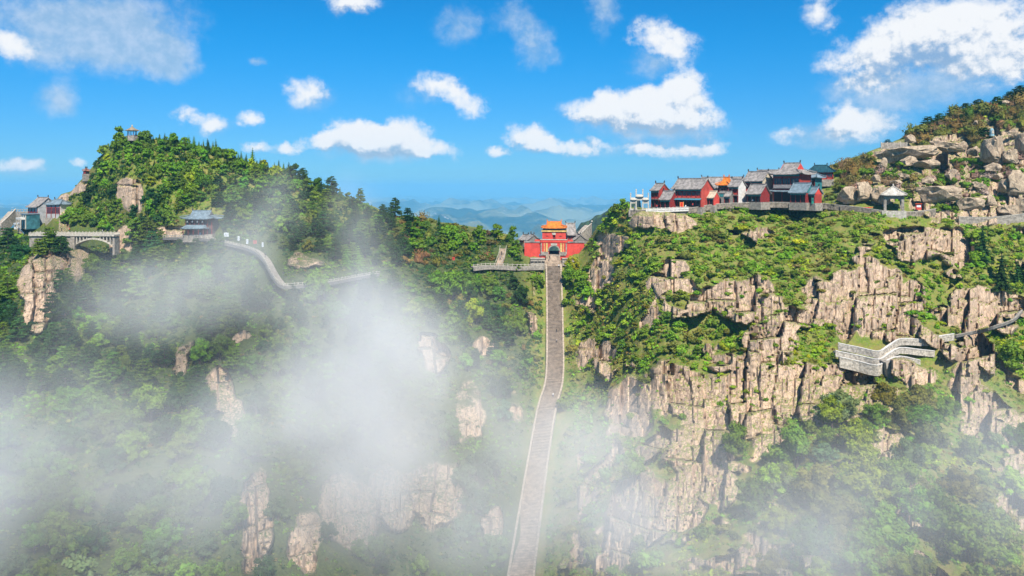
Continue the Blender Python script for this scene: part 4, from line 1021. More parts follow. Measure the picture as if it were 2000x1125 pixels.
# ---------------------------------------------------------------- the long staircase
def ribbon_pts(lst, step):
    """smooth polyline through world points given as (px,py,Y)"""
    P = [np.array(W(*q)) for q in lst]; P = [P[0] * 2 - P[1]] + P + [P[-1] * 2 - P[-2]]
    out = []
    for i in range(1, len(P) - 2):
        n = max(2, int(np.linalg.norm(P[i + 1] - P[i]) / step))
        for k in range(n):
            t = k / n; a, b, c, d = P[i - 1], P[i], P[i + 1], P[i + 2]
            out.append(.5 * ((2 * b) + (-a + c) * t + (2 * a - 5 * b + 4 * c - d) * t * t + (-a + 3 * b - 3 * c + d) * t ** 3))
    out.append(P[-2]); return np.array(out)
STAIR = [(1081,519,317),(1082.5,560,310),(1084,640,294),(1083,740,271),(1068,800,256),(1051,900,236),(1036,1000,212),(1018,1125,186),(1003,1250,166)]
def staircase():
    root = empty('stone_staircase', W(1018, 1125, 186)); tag(root, 'long straight stone staircase climbing the gully to the red gate', 'staircase')
    inv = Vector(root.location)
    C = ribbon_pts(STAIR, .62); n = len(C)
    T_ = np.gradient(C, axis=0); T_[:, 2] = 0; T_ /= np.linalg.norm(T_, axis=1)[:, None]
    S_ = np.stack([-T_[:, 1], T_[:, 0], T_[:, 2] * 0], 1)         # to the right when looking down the flight
    hw = 2.75
    st = MB(); ri = MB(); o3 = np.array(inv)
    for i in range(n - 1):
        a, b = C[i] - o3, C[i + 1] - o3; s0, s1 = S_[i] * hw, S_[i + 1] * hw
        z0 = a[2]; zb = min(a[2], b[2]) - .3
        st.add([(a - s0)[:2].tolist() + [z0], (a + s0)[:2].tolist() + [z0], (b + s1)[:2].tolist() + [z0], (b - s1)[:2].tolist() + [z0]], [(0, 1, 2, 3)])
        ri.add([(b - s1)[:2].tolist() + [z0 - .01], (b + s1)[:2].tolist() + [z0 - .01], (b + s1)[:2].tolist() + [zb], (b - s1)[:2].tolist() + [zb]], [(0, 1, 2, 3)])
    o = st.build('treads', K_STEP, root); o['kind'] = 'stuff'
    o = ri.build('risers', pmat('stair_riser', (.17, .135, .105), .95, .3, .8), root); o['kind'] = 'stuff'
    for sg in (-1, 1):
        w_ = MB(); c_ = MB()
        for i in range(0, n - 1, 2):
            j = min(i + 2, n - 1)
            for mb, off, th, z0, z1 in ((w_, hw + .27, .5, -3.0, .62), (c_, hw + .27, .62, .63, .80)):
                pts = []
                for q in (i, j):
                    for d in (-th / 2, th / 2):
                        p = C[q] - o3 + S_[q] * sg * (off + d); pts.append(p)
                a, b, c, d = pts
                vs = [tuple(v[:2]) + (v[2] + z,) for z in (z0, z1) for v in (a, b, d, c)]
                mb.add(vs, [(3, 2, 1, 0), (4, 5, 6, 7), (0, 1, 5, 4), (1, 2, 6, 5), (2, 3, 7, 6), (3, 0, 4, 7)])
        p_ = w_.build('parapet', K_STONE, root); c_.build('coping', K_COPE, p_)
staircase()

# ---------------------------------------------------------------- paths, terraces and walls that follow a line
def line_wall(name, label, cat, lst, depth, drop, rail=.9, wallm=None, pavem=None, copm=None, posts=True, parent_kind=None, step=1.6, panel=True, inner=None, drop_in=.6):
    """a walk on a retaining wall: outer edge through lst, paved back by depth metres"""
    C = ribbon_pts(lst, step); n = len(C)
    root = empty(name, Vector(C[n // 2])); tag(root, label, cat); o3 = C[n // 2]
    T_ = np.gradient(C, axis=0); T_[:, 2] = 0; T_ /= np.linalg.norm(T_, axis=1)[:, None]
    Nn = np.stack([-T_[:, 1], T_[:, 0], T_[:, 0] * 0], 1); Nn *= np.sign((Nn * np.stack([C[:, 0], C[:, 1], C[:, 0] * 0], 1)).sum(1))[:, None]    # away from the camera side
    def sweep(mb, o0, o1, z0, z1):
        for i in range(n - 1):
            vs = [tuple((C[q] - o3 + Nn[q] * o + np.array([0, 0, z]))) for z in (z0, z1) for q, o in ((i, o0), (i + 1, o0), (i + 1, o1), (i, o1))]
            mb.add(vs, [(3, 2, 1, 0), (4, 5, 6, 7), (0, 1, 5, 4), (1, 2, 6, 5), (2, 3, 7, 6), (3, 0, 4, 7)])
    w1 = MB(); sweep(w1, 0, .6, -drop, -.05); w1.build('retaining_wall', wallm or K_STONE, root)
    if depth > 0:
        pv = MB(); sweep(pv, .2, depth, -drop_in, .0); pv.build('paving', pavem or K_PAVE, root)
    if rail and panel == 'solid':
        r_ = MB(); sweep(r_, .0, .35, .02, rail); r_.build('parapet', wallm or K_STONE, root)
        c_ = MB(); sweep(c_, -.06, .42, rail + .01, rail + .16); c_.build('coping', copm or K_STONE2, root)
    elif rail:
        c_ = MB(); sweep(c_, .05, .3, rail - .16, rail); sweep(c_, .08, .26, .1, .22 if panel != 'slab' else rail - .3)
        c_.build('handrail', copm or K_STONE2, root)
        ps = MB(); dist = 0
        for i in range(n - 1):
            ps.box(tuple(C[i] - o3 + Nn[i] * .17 + np.array([0, 0, rail / 2 + .08])), (.24, .24, rail + .2), math.atan2(T_[i, 1], T_[i, 0]))
        q = ps.build('posts', copm or K_STONE2, root); q['kind'] = 'stuff'
    return root, C, Nn
K_TERR = pmat('brown_masonry', (.235, .195, .15), .9, .35, 1.4, .5, streak=.3)
def gl(px, py, off=1.6): return (px, py, gdist(px, py, 3) - off)
line_wall('railed_path', 'grey stone path with railing winding round the left hillside', 'path',
    [(318,464,gl(318,464)[2]),(360,464,gl(360,464)[2]),(400,466,gl(400,466)[2]),(455,478,gl(455,478)[2]),(490,488,gl(490,488)[2]),(512,506,276),(528,535,264),(546,556,257),(575,558,257),(640,552,266),(700,541,278),(742,534,286)], 2.6, 1.0, wallm=K_BRICK)
line_wall('upper_walkway', 'straight stone walkway with parapet running to the staircase top', 'walkway',
    [(925,522,309.5),(958,519,312),(1010,521,313.5),(1064,520,315)], 3.6, 1.5, wallm=K_STONE, rail=1.0)
line_wall('street_terrace', 'stone terrace carrying the red street houses above the cliff', 'terrace',
    [(1231,413,290.5),(1262,413,288.5),(1300,411.5,287),(1346,409.5,285.5),(1380,404,286),(1420,400,286),(1500,398,285),(1575,399,281),(1605,400,280),(1640,404,276)], 13.0, 1.4, wallm=K_TERR, panel='solid', rail=.5)
line_wall('pavilion_terrace', 'walled stone terrace under the square open pavilion', 'terrace',
    [(1641,405,275.5),(1680,409,271),(1720,415,267),(1765,418,265),(1800,416.5,266.5),(1828,412,270)], 14.0, 3.2, wallm=K_TERR, panel='solid', rail=.7)
line_wall('hillside_wall', 'grey retaining wall with pale coping right of the pavilion', 'wall',
    [(1873,428,266),(1910,429,267),(1950,428,268),(2010,421,270)], 3.0, 4.0, panel='solid', rail=.8)
K_MASON = pmat('pale_masonry', (.43, .385, .32), .9, .3, 1.6, .5, streak=.3)
ZIG = [(1637,676,gl(1637,676)[2]-1),(1676,684,214),(1716,692,211),(1738,680,213.5),(1758,668,216),(1785,668,216),(1812,669,216),(1838,662,218),(1864,658,220)]
line_wall('zigzag_wall', 'top tier of the zigzag pale stone wall on the cliff ledge', 'wall', ZIG, 1.7, 1.0, panel='solid', rail=.8, wallm=K_MASON, pavem=K_MASON, copm=K_WHITE)
line_wall('zigzag_wall', 'middle tier of the zigzag pale stone wall, under the top tier', 'wall', [(1632,687,212),(1676,696,211.5),(1716,704,208.5),(1738,692,211),(1758,681,213),(1790,684,213),(1826,688,213)], 1.6, 1.4, panel='solid', rail=.25, wallm=K_MASON, pavem=K_MASON, copm=K_WHITE)
line_wall('zigzag_wall', 'lowest tier of the zigzag pale stone wall, above the dark cliff', 'wall', [(1640,699,210),(1678,708,209),(1714,716,206),(1738,704,208.5),(1760,698,210.5),(1798,706,210)], 1.6, 2.6, panel='solid', rail=.25, wallm=K_MASON, pavem=K_MASON, copm=K_WHITE)
line_wall('ledge_path', 'narrow walled path climbing the ledge at the right edge', 'path', [(1868,657,220.5),(1900,650,gl(1900,650)[2]+.9),(1940,640,gl(1940,640)[2]+.9),(1980,626,gl(1980,626)[2]+.9),(1998,608,gl(1998,608)[2]+.9)], 1.0, .35, panel='solid', rail=.3, copm=K_STONE, wallm=K_BRICK, pavem=K_BRICK)
# stone buttress below the lowest zigzag wall
r_ = empty('stone_buttress', W(1742, 735, 205)); tag(r_, 'rough pale masonry buttress tapering down under the zigzag walls', 'buttress')
MB().add([(-1.6, 0, 3.6), (1.9, .6, 3.6), (1.2, -.4, -3.6), (-.8, -.4, -3.6), (-1.6, 5, 3.6), (1.9, 5, 3.6), (1.2, 5, -3.6), (-.8, 5, -3.6)][:8], [(0, 1, 2, 3), (7, 6, 5, 4), (0, 4, 5, 1), (1, 5, 6, 2), (2, 6, 7, 3), (3, 7, 4, 0)]).build('masonry', K_STONE, r_)
# short steps climbing into the trees left of the gate
def side_steps():
    r_ = empty('side_steps', W(974, 517, 314)); tag(r_, 'short railed stair climbing into trees left of the gate', 'steps')
    o3 = np.array(r_.location); C = ribbon_pts([(974, 516, 315), (980, 500, 318.5), (983, 484, 322)], .5) - o3; m = MB(); h = MB()
    for i in range(len(C) - 1): m.box(tuple(C[i] - np.array([0, 0, .6])), (2.4, .62, 1.4))
    m.build('steps', K_STEP, r_)['kind'] = 'stuff'
    for s in (-1.3, 1.3): q = MB(); q.tube([tuple(p + np.array([s, 0, .95])) for p in C[::3]], .09, 5); [q.tube([tuple(p + np.array([s, 0, 0])), tuple(p + np.array([s, 0, .95]))], .06, 4) for p in C[::4]]; q.build('handrail', K_WSTONE, r_)
side_steps()

# ---------------------------------------------------------------- the red gate
def arch_wall(x0, x1, z0, z1, ax, aw, ah, y0, y1, n=12):
    """wall with an arched opening of width aw whose crown stands ah above z0"""
    r = aw / 2; zs = z0 + ah - r; m = MB()
    arc = [(ax + r * math.cos(math.pi * (1 - k / n)), zs + r * math.sin(math.pi * (1 - k / n))) for k in range(n + 1)]
    def slab(poly): m.prism(poly, y0, y1)
    slab([(x0, z0), (ax - r, z0), (ax - r, z1), (x0, z1)]); slab([(ax + r, z0), (x1, z0), (x1, z1), (ax + r, z1)])
    for k in range(n): slab([arc[k], arc[k + 1], (arc[k + 1][0], z1), (arc[k][0], z1)])
    return m
def gate():
    g = empty('gate_tower', W(1081.5, 498, 322), R(-5)); tag(g, 'red walled gate tower with orange roof at the staircase top', 'gate')
    u = 322 / F
    X = lambda px: (px - 1081.5) * u
    Z = lambda py: (498 - py) * u
    arch_wall(X(1056), X(1107), -2.0, Z(473.5), X(1082), 4.2, Z(480.5) + 2.0, 0, 7.5).build('base_wall', K_VERM, g)
    wl = MB().box(((X(1024) + X(1056)) / 2 - .01, 1.4, Z(474) / 2 - 1), (X(1056) - X(1024), 1.6, Z(474) + 2)).build('wing_wall', K_VERM, g)
    MB().box(((X(1024) + X(1056)) / 2, 1.4, Z(473.4) + .1), (X(1056) - X(1024) + .1, 2.1, .5)).build('coping', K_GREYT, wl)
    wr = MB().box(((X(1107) + X(1141)) / 2 + .01, 1.4, Z(474) / 2 - 1), (X(1141) - X(1107), 1.6, Z(474) + 2)).build('wing_wall', K_VERM, g)
    MB().box(((X(1107) + X(1141)) / 2, 1.4, Z(473.4) + .1), (X(1141) - X(1107) + .1, 2.1, .5)).build('coping', K_GREYT, wr)
    for a, b in ((1044, 1056), (1107, 1119)):       # raised shoulder next to the tower
        MB().box(((X(a) + X(b)) / 2, 1.5, Z(471)), (X(b) - X(a) - .02, 1.3, 1.0)).build('shoulder', K_VERM, g)
    t = MB(); t.box((X(1081.5), 3.75, Z(472.6)), (X(1107) - X(1056) + .5, 8.0, .4)); t.box((X(1081.5), .1, Z(470)), (X(1107) - X(1056), .45, .8)); cp = t.build('terrace_parapet', K_VERM, g)
    MB().box((X(1081.5), .1, Z(468)), (X(1107) - X(1056) + .4, .7, .32)).build('coping', K_WSTONE, cp)
    # stone dressing round the arch, pilasters, foot blocks
    n = 12; r = 2.1; zs = Z(480.5) - r; tr = MB()
    for k in range(n):
        a0, a1 = math.pi * k / n, math.pi * (k + 1) / n; cx = X(1082)
        tr.prism([(cx + q * math.cos(a), zs + q * math.sin(a)) for q, a in ((r + .02, a0), (r + .5, a0), (r + .5, a1), (r + .02, a1))], -.18, .2)
    tr.build('arch_trim', K_STONE, g)
    for px, w_, mt in ((1057.2, .5, K_STONE), (1068, .75, K_YELLOW), (1096, .75, K_YELLOW), (1106, .5, K_STONE), (1063, .25, K_YELLOW), (1100.5, .25, K_YELLOW)):
        MB().box((X(px), -.1, Z(486)), (w_, .3, Z(474.5) - .3)).build('pilaster', mt, g)
    for a, b in ((1058.5, 1071.6), (1092.4, 1105.5)): MB().box(((X(a) + X(b)) / 2, -.22, .6), (X(b) - X(a), .5, 1.5)).build('foot_block', K_STONE, g)
    MB().box((X(1082), -.12, Z(477)), (2.6, .22, .75)).build('arch_plaque', K_STONE2, g)
    # upper storey
    y0, y1 = 1.0, 6.6
    arch_wall(X(1059), X(1105), Z(472), Z(453), X(1082), 1.15, Z(459.3) - Z(472), y0, y1, 8).build('upper_wall', K_VERM, g)
    MB().box((X(1082), y0 + .7, Z(463)), (1.5, .1, 2.6)).build('window_shutter', K_DRED, g)
    MB().box((X(1081.7), y0 - .08, Z(457)), (1.55, .2, .8)).build('plaque', K_WSTONE, g)
    for px in (1068.5, 1094.5): MB().box((X(px), y0 - .05, Z(461.3)), (1.0, .12, .3)).build('wall_vent', K_DRED, g)
    MB().box((X(1082), (y0 + y1) / 2, Z(451.6)), (X(1105) - X(1059) + .7, y1 - y0 + .8, .65)).build('cornice', K_YELLOW, g)
    MB().box((X(1082), (y0 + y1) / 2, Z(448.2)), (X(1104) - X(1060), y1 - y0 - .2, 1.25)).build('eave_frieze', K_TEAL, g)
    for k in range(9): MB().box((X(1061.5 + k * 5.1), y0 + .02, Z(447.6)), (.28, .3, .9)).build('bracket', K_DRED, g)
    add_roof(g, 'xieshan', 10.9, 7.6, 2.3, Z(445.2), K_ORANGE, .35, 6.1, y=(y0 + y1) / 2, gable_mat=K_VERM, x=X(1082))
    # paved floor through the arch and dark panel painted as far doorway shade
    MB().box((X(1082), 4, -.1), (4.6, 9.5, .3)).build('threshold', K_PAVE, g)
    MB().box((X(1082), 7.2, .62), (4.1, .12, 1.25)).build('doorway_shade', pmat('blue_grey_shade', (.03, .05, .09), .6), g)
gate()
def gate_forecourt():
    r_ = empty('gate_forecourt', W(1080, 510, 318.5)); tag(r_, 'stone forecourt steps between the red gate and the staircase', 'steps')
    u = 318 / F
    m = MB()
    for k in range(20):
        f = k / 19; y = 3.2 - 3.8 * f * 1.25; z = (510 - 498.8) * u * (1 - f) - (520 - 510) * u * f * .95
        hw = 3.0 + (0.6 if k > 8 else 0); m.box((.15, y, z - 1.0), (2 * hw, .30, 2.0))
    m.build('steps', K_STEP, r_)['kind'] = 'stuff'
    for s, x0, x1 in ((-1, 1036, 1064), (1, 1098, 1125)):
        a, b = (x0 - 1080) * u, (x1 - 1080) * u
        t = MB().box(((a + b) / 2, 1.6, -.4), (b - a, 5, 3.0)).build('side_terrace', K_STONE, r_)
        for q in range(4): MB().box((a + (b - a) * (q + .5) / 4, -.98, -.25), ((b - a) / 4 - .3, .14, .5)).build('recess_panel', K_DARK if s < 0 else K_STONE2, t)
        MB().box(((a + b) / 2, -.8, 1.15), (b - a + .2, .7, .25)).build('coping', K_WSTONE, t)
gate_forecourt()
hall('side_hall', 'tall grey roofed hall standing right behind the gate tower', 1114, 480, 336, -4, 3.6, 6.5, 4.6, 'gable', 4.6, K_GREYT, wall=K_BRICK, bays=2, teal=False, found=4)
hall('gatehouse_cottage', 'small grey gabled house behind the left gate wing', 1040, 478, 331, 78, 5.0, 5.0, 1.6, 'gable', 2.3, K_GREYT, wall=K_BRICK, bays=2, teal=False, found=4)
hall('gatehouse_cottage', 'small grey gabled house behind the right gate wing', 1131, 478, 331, 82, 5.0, 5.0, 1.6, 'gable', 2.3, K_GREYT, wall=K_BRICK, bays=2, teal=False, found=4)
hall('gatehouse_cottage', 'low white gabled house at the far left of the gate', 1027, 476, 340, 60, 4.0, 4.0, 1.4, 'gable', 2.0, K_GREYT, wall=K_WHITE, bays=2, teal=False, found=4)
line_wall('ramp_wall', 'sloping stone ramp wall climbing right behind the gate', 'wall', [(1134,461,338),(1146,449,341),(1156,440,345)], 3.5, 7.0, panel='solid', rail=.8)

# ---------------------------------------------------------------- the street on the cliff
hall('red_house', 'small two-storey red house behind the white archway', 1289, 406, 299, 58, 4.6, 5.2, 6.4, 'gable', 2.5, K_GREYT, storeys=2, bays=2, over=.6)
hall('lean_shop', 'low grey roofed shop left of the long red house', 1307, 407, 294, 50, 5.0, 5.0, 3.0, 'gable', 3.1, K_GREYT, front='shop', bays=2, wall=K_TEAL, side=K_DRED, over=.6)
hall('long_red_house', 'long two-storey red house with grey roof and dark gallery', 1353, 405, 292, 46, 12.6, 8.2, 6.6, 'gable', 3.7, K_GREYT, storeys=2, bays=6, awning=pmat('blue_awning', (.06, .22, .30), .7), gablem=K_VERM2, side=K_VERM2)
hall('red_annex', 'small red annex under a sandy roof beside the long house', 1391, 402, 288, 46, 3.8, 3.8, 2.7, 'gable', 2.2, K_TAN, front='shop', bays=2, side=K_VERM, over=.5)
hall('rear_hall', 'wide grey roofed hall rising behind the orange roof', 1411, 395, 314, 28, 16.5, 8.0, 5.6, 'gable', 4.0, K_GREYT, wall=K_DRED, bays=6)
hall('orange_roof_house', 'slim red tower house under an orange glazed roof', 1419, 398, 301, 46, 4.6, 4.6, 7.0, 'xieshan', 2.7, K_ORANGE, storeys=2, bays=2, ridge_l=2.4, gablem=K_ORANGE)
def stone_gate():
    g = empty('stone_arch_gate', W(1405, 400, 288), R(-26)); tag(g, 'narrow grey stone arched gateway between the red houses', 'gateway')
    arch_wall(-1.6, 1.6, -3, 4.3, 0, 1.3, 5.6, 0, 1.6).build('gate_wall', K_BRICK, g)
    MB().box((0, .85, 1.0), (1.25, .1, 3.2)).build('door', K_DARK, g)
    MB().box((0, .8, 3.6), (3.0, 1.9, 1.1)).build('painted_frieze', K_TEAL, g)
    MB().box((0, .8, 4.45), (3.6, 2.2, .3)).build('coping', K_GREYT, g)
stone_gate()
hall('low_gallery', 'low grey roofed gallery linking the stone gateway and narrow house', 1418, 399, 289, 40, 4.5, 3.0, 2.6, 'gable', 1.6, K_GREYT, front='shop', bays=2, wall=K_BRICK, side=K_BRICK, over=.5)
hall('narrow_red_house', 'narrow two-storey red house with white right wall', 1440, 398, 290, 52, 4.4, 4.6, 6.1, 'gable', 2.6, K_GREYT, storeys=2, bays=2, side=K_WHITE, gablem=K_WHITE, over=.7)
hall('tall_red_house', 'tall red house with tan side and steep grey roof', 1481, 397, 297, 50, 8.2, 7.0, 8.2, 'gable', 3.4, K_GREYT, storeys=2, bays=4, side=K_TAN, gablem=K_TAN)
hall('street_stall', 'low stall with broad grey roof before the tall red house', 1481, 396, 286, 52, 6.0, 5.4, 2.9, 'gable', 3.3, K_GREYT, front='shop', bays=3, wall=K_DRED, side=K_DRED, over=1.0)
hall('ridge_house', 'far house with a thin grey ridge left of the big hall', 1500, 380, 312, 30, 8.0, 6.0, 6.0, 'gable', 3.3, K_GREYT, wall=K_DRED, bays=3)
def main_hall():
    g = hall('main_hall', 'large two-storey red hall with sweeping hip-and-gable roof', 1547, 396, 291, 46, 10.6, 9.4, 10.4, 'xieshan', 4.0, K_GREYT, storeys=2, bays=3, over=1.5, ridge_l=6.6, gablem=K_VERM, lift=.7)
    link('skirt_roof', roof_mesh('hip', 13.4, 12.6, 1.5, .5, ridge_l=9.0, pw=1.0), K_BLUET, g).location = (0, 0, 4.4)
    for k in range(3): window(g, 5.1, -2.6 + k * 2.6, 7.6, 1.7, 2.6, 'r')
    MB().box((4.9, 0, 9.9), (.5, 8.8, .8)).build('side_beam', K_TEAL, g)
    MB().box((0, -5.05, 6.2), (9.6, .5, 1.3)).build('balcony_front', pmat('grey_balcony', (.30, .27, .26), .8), g)
main_hall()
hall('teal_roof_house', 'single-storey house with blue-grey tiled roof before the big hall', 1567, 397, 282, 50, 6.4, 6.0, 3.5, 'gable', 3.3, K_BLUET, front='shop', bays=3, side=K_DRED, gablem=K_TEAL, over=1.0)  # dark end walls carry that side's shade in their colour
hall('porch_house', 'small porch house with red gable at the street end', 1591, 398, 279, 58, 3.2, 3.8, 3.2, 'gable', 2.4, K_BLUET, front='shop', bays=2, side=K_RED, gablem=K_VERM, over=.8)
hall('upper_lodge', 'small lodge with flat-eaved grey roof right of the big hall', 1588, 372, 298, 50, 4.6, 5.0, 4.6, 'hip', 1.4, K_BLUET, bays=2, over=1.2, wall=K_TEAL)
hall('green_roof_house', 'red walled house with dark green hipped roof uphill', 1603, 352, 311, 20, 9.2, 6.6, 2.9, 'hip', 2.5, K_GREENT, bays=4, teal=False, over=.8)
def archway():
    g = empty('memorial_archway', W(1249, 411, 291.5), R(-8)); tag(g, 'white stone memorial archway with three roofed bays on the cliff', 'archway')
    xs = (-3.3, -1.25, 1.25, 3.3); hs = (6.2, 7.6, 7.6, 6.2)
    for x, h in zip(xs, hs):
        c = MB().box((x, 0, h / 2 - .5), (.42, .5, h + 1)).build('pillar', K_WSTONE, g)
        MB().tube([(x, 0, h), (x, 0, h + .3), (x, 0, h + .55)], [.26, .3, .05], 7).build('pillar_cap', K_WSTONE, c)
        MB().box((x, 0, .35), (.9, 1.6, .8)).build('drum_stone', K_WSTONE, g)
    for (a, b, z) in ((-3.3, -1.25, 3.7), (-1.25, 1.25, 4.9), (1.25, 3.3, 3.7)):
        m = MB(); m.box(((a + b) / 2, 0, z), (b - a - .44, .36, .5)); m.box(((a + b) / 2, 0, z - .85), (b - a - .44, .36, .4)); m.build('lintel', K_WSTONE, g)
        MB().box(((a + b) / 2, 0, z - .45), (b - a - .6, .16, .38)).build('inscribed_panel', K_STONE2, g)
        link('roof', roof_mesh('hip', b - a + .5, 1.5, .75, .15, thick=.16, ridge_l=(b - a) * .7, corr=0), K_WSTONE, g).location = ((a + b) / 2, 0, z + .45)
    MB().box((0, .3, -1.2), (8.2, 3.6, 2.4)).build('platform', K_STONE, g)
    for s in (-1, 1): MB().box((s * 2.3, -1.35, .35), (1.5, .16, .75)).build('balustrade', K_WSTONE, g)
archway()
def balustrade(name, label, lst, h=1.0):
    root, C, N_ = line_wall(name, label, 'balustrade', lst, 0, .6, rail=h, panel='slab', copm=K_WHITE, wallm=K_WHITE, step=1.3); return root
balustrade('white_balustrade', 'white slab balustrade along the cliff edge below the long house', [(1262,412.5,287.6),(1300,411,286.3),(1345,409,284.9)])
def hanger(px, py, Y, hpx, name, label):
    u = Y / F; g = empty(name, W(px, py, Y), R(-20)); tag(g, label, 'sign'); h = hpx * u
    MB().box((0, 0, h / 2), (1.25, .16, h)).build('panel', K_SORANGE, g); MB().box((0, -.1, h / 2), (.5, .06, h * .8)).build('centre_strip', pmat('banner_red', (.5, .02, .01), .7), g)
    for s in (-1, 1): MB().tube([(s * .66, 0, -.6), (s * .66, 0, h + .2)], .07, 6).build('post', K_YELLOW, g)
hanger(1331.5, 408, 285.8, 13, 'standing_banner', 'tall orange-red standing banner before the long red house')
def square_pavilion():
    Y = 268.5; g = empty('square_pavilion', W(1744.5, 412, Y), R(-22)); tag(g, 'square open stone pavilion with pyramid roof on a terrace', 'pavilion')
    MB().box((0, 0, -1.4), (7.6, 7.6, 3.0)).build('base', K_STONE2, g)
    a = 2.75
    for sx in (-1, 1):
        for sy in (-1, 1): MB().box((sx * a, sy * a, 2.55), (.85, .85, 5.0)).build('pier', K_STONE, g)
    for s in (-1, 1):
        MB().box((0, s * a, 4.75), (4.62, .6, 1.0)).build('lintel', K_STONE, g); MB().box((s * a, 0, 4.75), (.6, 4.62, 1.0)).build('lintel', K_STONE, g)
        for q in (-1, 1):
            MB().prism([(q * 2.3, 4.24), (q * 1.5, 4.24), (q * 2.3, 3.4)], s * a - .2, s * a + .2).build('corner_bracket', K_STONE, g)
    MB().box((0, 0, 5.35), (6.7, 6.7, .3)).build('ceiling_slab', K_BRICK, g)
    add_roof(g, 'pyramid', 8.2, 8.2, 3.0, 5.65, K_TAN if False else pmat('pale_grey_tile', (.42, .385, .33), .8, .2, 1.0, .3), .25, pw=1.15)
square_pavilion()
def simple_thing(name, label, cat, p, build, rz=0.0, group=None):
    g = empty(name, p, rz); tag(g, label, cat, group); build(g); return g
def red_rail(g): 
    MB().box((0, 0, .55), (6.2, .12, .7)).build('panel', K_VERM, g); [MB().box((x, 0, .45), (.12, .2, 1.2)).build('post', K_DRED, g) for x in (-3.1, 0, 3.1)]
simple_thing('red_rail', 'low red railing panel left of the square pavilion', 'railing', W(1696, 409.5, 272.5), red_rail, R(12))
def kiosk(g):
    MB().box((0, 0, .9), (1.7, 1.2, 2.0)).build('body', K_VERM, g); MB().box((0, -.62, 1.2), (1.3, .06, .8)).build('front_panel', K_SIGN, g); MB().box((0, -.1, 2.0), (2.1, 1.7, .16)).build('canopy', K_SORANGE, g)
simple_thing('red_kiosk', 'red kiosk on the terrace right of the square pavilion', 'kiosk', W(1794, 409, 271), kiosk, R(-20))
def booth(g):
    MB().box((0, 0, 1.0), (1.2, 1.0, 2.1)).build('body', K_GREENB, g); MB().box((0, -.52, 1.35), (.8, .05, .6)).build('panel', K_TGLASS, g); MB().box((0, 0, 2.12), (1.35, 1.15, .12)).build('lid', K_GREENB, g)
simple_thing('green_cabinet', 'upright green cabinet in front of the porch house', 'cabinet', W(1588.5, 398, 277.5), booth, R(-20))
def lamp(g):
    MB().tube([(0, 0, -.2), (0, 0, .4), (0, 0, 2.6)], [.16, .09, .07], 7).build('post', K_METAL, g)
    MB().tube([(0, 0, 2.6), (0, 0, 2.75), (0, 0, 3.2), (0, 0, 3.45)], [.1, .26, .3, .05], 8).build('lantern', K_METAL, g)
LAMPS = [(1611,399,277.5,'dark lamp post beside the street end wall'),(378,463,None,'dark lamp post before the two-roofed grey house'),(553,550,None,'dark lamp post at the bend of the railed path'),(654,548,None,'dark lamp post midway along the lower railed path'),(518,512,None,'dark lamp post above the path bend on the ramp'),(470,480,None,'dark lamp post where the path leaves the mist')]
for px, py, Y, lb in LAMPS: simple_thing('lamp_post', lb, 'lamp', W(px, py, Y if Y else gdist(px, py, 3) - .6), lamp, group='dark lamp posts along the paths')
def signb(w_, h_, m):
    def f(g):
        MB().box((0, 0, h_ / 2 + .8), (w_, .1, h_)).build('board', m, g)
        for s in (-1, 1): MB().box((s * w_ * .4, .1, .5), (.1, .1, 1.6)).build('post', K_METAL, g)
        for k in range(3): MB().box((0, -.065, h_ * (.3 + .22 * k) + .8), (w_ * .7, .02, h_ * .06)).build('text_line', K_METAL, g)
    return f
for px, py, w_, h_, lb, m in ((442,466,1.9,1.5,'wide white notice board by the path in mist',K_SIGN),(466,474,.8,1.7,'narrow white notice board left of the red one',K_SIGN),(483,480,.8,1.7,'narrow white notice board in the middle of the row',K_SIGN),(498,480,1.3,1.2,'low red notice board by the misty path',K_VERM),(513,486,.7,1.6,'narrow white notice board right of the red one',K_SIGN),(391,462,.6,.8,'small white sign below the two-roofed house',K_SIGN),(886,512,1.0,1.3,'small red sign beside the upper walkway',K_VERM)):
    simple_thing('notice_board', lb, 'sign', W(px, py, gdist(px, py, 3) - .5), signb(w_, h_, m), R(-8), 'notice boards along the left path')
def screen(g):
    for k in range(4):
        p = MB().box((-3.9 + k * 2.6, 0, 1.2), (2.5, .22, 2.6)).build('panel', K_STONE, g)
    for k in range(5): MB().box((-5.2 + k * 2.6, 0, 1.3), (.24, .34, 3.0)).build('post', K_STONE2, g)
simple_thing('concrete_screen', 'grey concrete panel screen above the big rock slab', 'screen', W(1746, 290, gdist(1746, 288, 4) - .6), screen, R(-6))
def blue_stone(g):
    MB().tube([(0, 0, -.3), (0, 0, .35), (0, 0, .36), (0, 0, 1.4), (0, 0, 2.3), (0, 0, 2.8), (0, 0, 3.1)], [1.0, .95, .78, .86, .78, .5, .08], 9).build('carved_body', K_BLUEST, g)
    MB().box((0, -.78, 1.4), (.8, .2, 1.3)).build('face_panel', K_STONE2, g)
simple_thing('blue_stone', 'pale blue-green carved stone on top of the rock tower', 'monument', W(1937, 264.5, gdist(1937, 266, 4) + .6), blue_stone)

